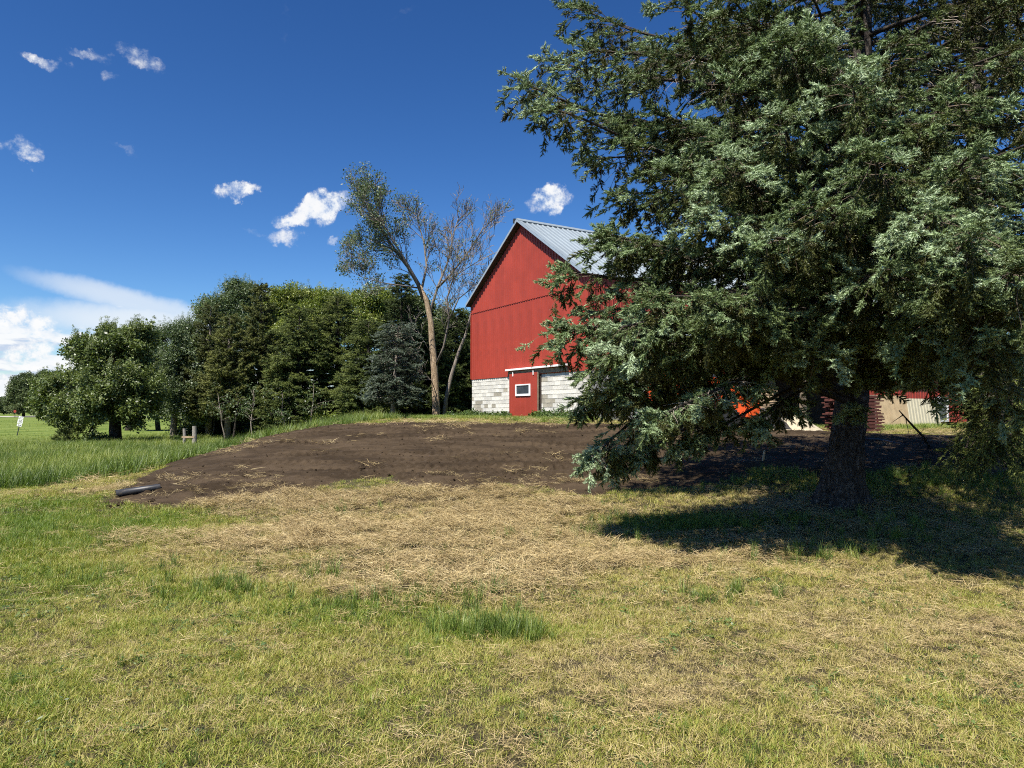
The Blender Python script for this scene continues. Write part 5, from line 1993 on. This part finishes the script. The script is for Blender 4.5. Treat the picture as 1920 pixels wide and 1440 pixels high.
# dead branch stuck in the grass behind the trunk, black hose on the yard
p0, p1 = P(1686, 770, 10.6), G(1745, 838)
t = empty('dead_branch', (p1.x, p1.y, h(p1.x, p1.y)))
tag(t, 'dead branch leaning out of the grass right of the spruce trunk', 'branch')
br_ = MB()
a = Vector((0, 0, -.05))
e = Vector(p0) - Vector((p1.x, p1.y, h(p1.x, p1.y)))
br_.tube([a, a.lerp(e, .35) + Vector((.03, 0, .03)), a.lerp(e, .7) + Vector((0, 0, .02)), e], [.03, .024, .018, .008], 7)
rq = random.Random(3)
for i in range(12):
    s_ = a.lerp(e, rq.uniform(.15, .95))
    f_ = s_ + Vector((rq.gauss(0, .12), rq.gauss(0, .1), rq.gauss(-.08, .12)))
    br_.tube([s_, (s_ + f_) / 2, f_], [.008, .005, .002], 4)
br_.build('stem', M['bark_limb'], t)
hp = [G(1622, 829), G(1650, 831), G(1672, 836), G(1700, 841)]
hb = MB().tube([Vector((q.x, q.y, h(q.x, q.y) + .065)) - Vector((hp[0].x, hp[0].y, 0)) for q in hp], .03, 8)
o = hb.build('black_hose', M['pipe'], None, True)
o.location = (hp[0].x, hp[0].y, 0)
tag(o, 'black hose lying across the bare track behind the spruce trunk', 'hose')

# ------------------------------------------------------------------ grass, straw and weeds
PR['lawn'] = [tuft_proto('lawn_tuft', M['grass'], 400 + i, 46, .075, .03, .085, .0042, (8, 75), .7) for i in range(6)]
PR['clip'] = [tuft_proto('straw_wisp', M['straw'], 420 + i, 26, .10, .05, .17, .0036, (72, 92), .15, flat=.035) for i in range(5)]
PR['tuft'] = [tuft_proto('tall_tuft', M['tall_grass'], 440 + i, 34, .06, .14, .34, .0075, (2, 26), .5, segs=4) for i in range(4)]
PR['meadow'] = [tuft_proto('meadow_tuft', M['tall_grass'], 460 + i, 40, .20, .25, .62, .016, (2, 24), .55, segs=4) for i in range(5)]
PR['weedp'] = [leaf_cluster('weed', M['weed'], 480 + i, 26, .12, .065, .8, .45) for i in range(4)]


def field(n, y0, y1, k=0.84, pad=1.2, power=1.0):
    """Random points on the ground inside the view wedge, with a margin either side."""
    y = y0 + (y1 - y0) * rng.random(n)
    # area grows with depth
    acc = rng.random(n) < (k * y + pad) / (k * y1 + pad)
    y = y[acc]
    x = (rng.random(len(y)) * 2 - 1) * (k * y + pad)
    return x, y


def tilt_rot(n, t=.12):
    return np.stack([rng.normal(0, t, n), rng.normal(0, t, n), rng.random(n) * 6.283], 1)


def on_soil(x, y):
    return soil_sd(x, y) > 0.0


def indoors(x, y):
    """Inside the barn or shed footprint."""
    lx = (x - B0.x) * bxv.x + (y - B0.y) * bxv.y
    ly = (x - B0.x) * byv.x + (y - B0.y) * byv.y
    return (lx > -.05) & (lx < BW + SHW) & (ly > -.02) & (ly < BL) & ~((lx > BW) & (ly < 2.8))


X, Y, S = [], [], []
for (n, a, b, s0, s1) in [(26000, 1.8, 6.0, .8, 1.25), (34000, 6.0, 11.0, .95, 1.5), (22000, 11.0, 18.0, 1.3, 2.0), (14000, 18, 34, 1.8, 3.0)]:
    x, y = field(n, a, b)
    X.append(x); Y.append(y); S.append(rng.uniform(s0, s1, len(x)))
X, Y, S = map(np.concatenate, (X, Y, S))
st = straw_at(X, Y)
lush = blob(X, Y, LUSH)
ok = ~on_soil(X, Y) & ~indoors(X, Y) & (rng.random(len(X)) > st * .75)
X, Y, S, st, lush = X[ok], Y[ok], S[ok], st[ok], lush[ok]
patch = fbm(X * 1.3, Y * 1.3, 71, 3)
S = S * (.75 + .25 * np.clip(lush, 0, 1) + .5 * np.clip(patch - .5, -.3, .5))
tin = np.clip(dry_at(X, Y) + rng.normal(0, .10, len(X)), 0, 1)
S3 = np.stack([S, S, S * (.75 + .6 * np.clip(lush, 0, 1))], 1)
o = scatter('lawn_grass', 'lawn', PR['lawn'], np.stack([X, Y, H(X, Y)], 1), tilt_rot(len(X), .16), S3, tin, None, M['grass'])
tag(o, 'short mown yellow-green grass covering the lawn', 'grass', kind='stuff')
print('lawn', len(X))

X, Y, S = [], [], []
for (n, a, b, s0, s1) in [(17000, 1.8, 6.0, .45, .85), (30000, 6.0, 14.0, .75, 1.3), (9000, 14.0, 30.0, 1.3, 2.2)]:
    x, y = field(n, a, b)
    X.append(x); Y.append(y); S.append(rng.uniform(s0, s1, len(x)))
X, Y, S = map(np.concatenate, (X, Y, S))
st = straw_at(X, Y)
onso = soil_sd(X, Y)
ok = ~indoors(X, Y) & (((onso < 0.05) & (rng.random(len(X)) < .05 + .9 * st + .12 * (dry_at(X, Y) > .6))) | ((onso >= .05) & (rng.random(len(X)) < .035 + .5 * (fbm(X * .8, Y * 2.2, 81, 3) > .66)))) & ((Y < 13) | (X > -10) )
X, Y, S, onso, st = X[ok], Y[ok], S[ok], onso[ok], st[ok]
Zs = H(X, Y) + np.where(onso > 0, np.clip(onso * .1, 0, .055) + .01, .012)
bump_ = .05 * st * fbm(X * 1.6, Y * 1.6, 91, 3)
o = scatter('dry_straw', 'clip', PR['clip'], np.stack([X, Y, Zs + bump_], 1), tilt_rot(len(X), .10), np.stack([S, S, S * (1 + st)], 1), np.clip(.50 + .25 * (fbm(X, Y, 95, 3) - .5) + rng.normal(0, .12, len(X)), 0, 1), None, M['straw'])
tag(o, 'loose dry cut straw lying over lawn and edge of the mound', 'straw', kind='stuff')
print('straw', len(X))

# standing tufts missed by the mower
TUF = [(-2.75, 6.65, .5, .3, 26), (-1.2, 5.95, .8, .35, 22), (-.15, 5.35, .34, .16, 60), (.05, 5.15, .2, .12, 22), (-2.0, 7.3, .7, .3, 9), (-3.7, 7.2, .8, .5, 12), (2.05, 6.45, .05, .05, 4), (2.35, 6.3, .05, .05, 4), (1.75, 6.2, .3, .15, 8),
       (2.0, 10.3, .9, .5, 110), (2.9, 10.0, 1.0, .4, 80), (3.9, 10.1, .6, .4, 70), (5.4, 9.6, 1.2, .7, 60), (6.2, 12.9, 2.0, .9, 240), (3.4, 8.3, .9, .4, 30), (-6.0, 9.0, 2.0, 1.5, 40), (-.6, 6.3, .8, .4, 20), (1.3, 9.6, .6, .4, 26), (.4, 9.2, .5, .4, 10), (-2.7, 11.2, .5, .3, 16), (4.9, 8.9, .25, .2, 14),
       (8.5, 12.0, 1.6, 1.0, 110)]
X, Y = [], []
for (cx, cy, rx, ry, n) in TUF:
    X.append(rng.normal(cx, rx * .6, n)); Y.append(rng.normal(cy, ry * .6, n))
x, y = field(900, 3, 12)
X.append(x); Y.append(y)
X, Y = np.concatenate(X), np.concatenate(Y)
ok = ~on_soil(X, Y)
X, Y = X[ok], Y[ok]
n = len(X)
sc_ = rng.uniform(.35, .85, n)
sc_[-len(x):] *= .55
o = scatter('unmown_grass', 'tuft', PR['tuft'], np.stack([X, Y, H(X, Y)], 1), tilt_rot(n, .10), np.stack([sc_ * .9, sc_ * .9, sc_], 1), rng.uniform(.1, .6, n), None, M['tall_grass'])
tag(o, 'taller green grass tufts left standing in the lawn and round the trunk', 'grass', kind='stuff')

# tall meadow behind the mown strip
X, Y, S = [], [], []
for (n, a, b, s0, s1) in [(26000, 14.5, 30.0, .7, 1.15), (22000, 30.0, 60.0, .8, 1.3), (9000, 60, 150, 1.2, 2.2)]:
    x, y = field(n, a, b, .86, 2.0)
    X.append(x); Y.append(y); S.append(rng.uniform(s0, s1, len(x)))
X, Y, S = map(np.concatenate, (X, Y, S))
edge = 15.6 + (X + 9) * -.02 + (fbm(X * .8, Y * .0, 97, 3) - .5) * 1.4
bound = -7.6 - .10 * (Y - 16) + .0 * X
behind = (X < -6.9 + np.maximum(0, (Y - 19)) * .25) & (Y > 17.5 - (X + 8) * .55)
ok = (Y > edge) & (X < np.where(Y < 24, -7.3 - (19.0 - Y) * .35, -6 - .0 * Y)) & (soil_sd(X, Y) < -.25) & (X < -6) & ~((Y > 44) & (rng.random(len(X)) < .35))
X, Y, S = X[ok], Y[ok], S[ok]
pt = fbm(X * .35, Y * .25, 99, 4)
mown = sstep(-26, -34, X) * sstep(30, 45, Y)
fr_ = np.exp(-np.maximum(0, Y - (15.8 + (X + 9) * -.02)) / 2.0)
S = S * (.8 + .5 * (pt - .4)) * (1 - .62 * mown)
S = S * (1 - .35 * sstep(28, 46, Y)) * (1 + .15 * fr_)
tin = np.clip(.48 + 1.1 * (pt - .5) + rng.normal(0, .14, len(X)) - .22 * fr_ * (fbm(X * .9, Y * .9, 103, 2) > .5) + .18 * mown, 0, 1)
o = scatter('meadow_grass', 'meadow', PR['meadow'], np.stack([X, Y, H(X, Y) * (1 - sstep(60, 200, np.maximum(np.abs(X) - 40, Y - 60))) - .02], 1), np.stack([rng.normal(0, .10, len(X)), rng.normal(.12, .10, len(X)), rng.random(len(X)) * .9 - .45], 1), np.stack([S, S, S], 1), tin, None, M['tall_grass'])
tag(o, 'tall uncut green meadow grass between the lawn and the trees', 'grass', kind='stuff')
print('meadow', len(X))

# weeds along the foot of the barn and a green verge in front of it
X, Y, S, T = [], [], [], []
nw = 1500
tt = rng.random(nw) * (BW + 3) - 2.2
off = -.15 - np.abs(rng.normal(0, .5, nw))
wx = B0.x + bxv.x * tt + byv.x * off
wy = B0.y + bxv.y * tt + byv.y * off
clear = (tt > DX0 + .2) & (tt < DX1 - .1)
sz = rng.uniform(.6, 1.5, nw) * np.where(np.abs(off) < .6, 1.25, .7) * np.where(clear, .5, 1.0) * (.6 + .9 * fbm(tt * .9, off * 0, 111, 3))
wz = H(wx, wy) + rng.random(nw) * .26 * np.where(np.abs(off) < .6, 1.0, .3) * np.where(clear, .3, 1) * (.4 + 1.2 * (fbm(tt * .9, off * 0, 111, 3)))
o = scatter('barn_weeds', 'weedp', PR['weedp'], np.stack([wx, wy, wz], 1), rot_rand(nw), sz, rng.uniform(.2, .9, nw), None, M['weed'])
tag(o, 'green weeds growing along the foot of the white block wall', 'weeds', kind='stuff')
nv = 2600
tt = rng.random(nv) * (BW + 8) - 6
off = -.2 - 2.6 * rng.random(nv)
wx = B0.x + bxv.x * tt + byv.x * off
wy = B0.y + bxv.y * tt + byv.y * off
nv2 = 1500
sx2 = rng.random(nv2) * 26 + 1
o2 = SHW + .3 + 2.2 * rng.random(nv2)
p2x = shed0.x + bxv.x * o2 + byv.x * sx2
p2y = shed0.y + bxv.y * o2 + byv.y * sx2
wx, wy = np.concatenate([wx, p2x]), np.concatenate([wy, p2y])
nvt = len(wx)
sv = rng.uniform(.35, .8, nvt)
o = scatter('verge_grass', 'meadow', PR['meadow'], np.stack([wx, wy, H(wx, wy) - .02], 1), tilt_rot(nvt, .1), np.stack([sv, sv, sv * .62], 1), rng.uniform(.2, .95, nvt), None, M['tall_grass'])
tag(o, 'rough green verge of grass in front of the barn and shed', 'grass', kind='stuff')

# low broad-leaved weeds in the lawn
x, y = field(5200, 2.4, 11)
ok = (fbm(x * 1.1, y * 1.1, 121, 3) > .51) & ~on_soil(x, y)
x, y = x[ok], y[ok]
o = scatter('lawn_weeds', 'weedp', PR['weedp'], np.stack([x, y, H(x, y) + .015], 1), rot_rand(len(x), .3), np.stack([rng.uniform(.25, .6, len(x))] * 2 + [rng.uniform(.12, .3, len(x))], 1), rng.uniform(.3, 1, len(x)), None, M['weed'])
tag(o, 'small broad-leaved weeds scattered in the mown lawn', 'weeds', kind='stuff')
# raked heap of hay
hx, hy = G(590, 1022).x, G(590, 1022).y
nh = 130
qx, qy = rng.normal(0, .22, nh), rng.normal(0, .14, nh)
qz = .16 * np.exp(-(qx / .25) ** 2 - (qy / .17) ** 2)
t = empty('hay_clump', (hx, hy, h(hx, hy)))
tag(t, 'small raked clump of dry hay on the straw below the mound', 'hay')
scatter('hay', 'clip', PR['clip'], np.stack([qx, qy, qz], 1), tilt_rot(nh, .45), rng.uniform(.7, 1.3, nh), rng.uniform(.1, .7, nh), t, M['straw'])
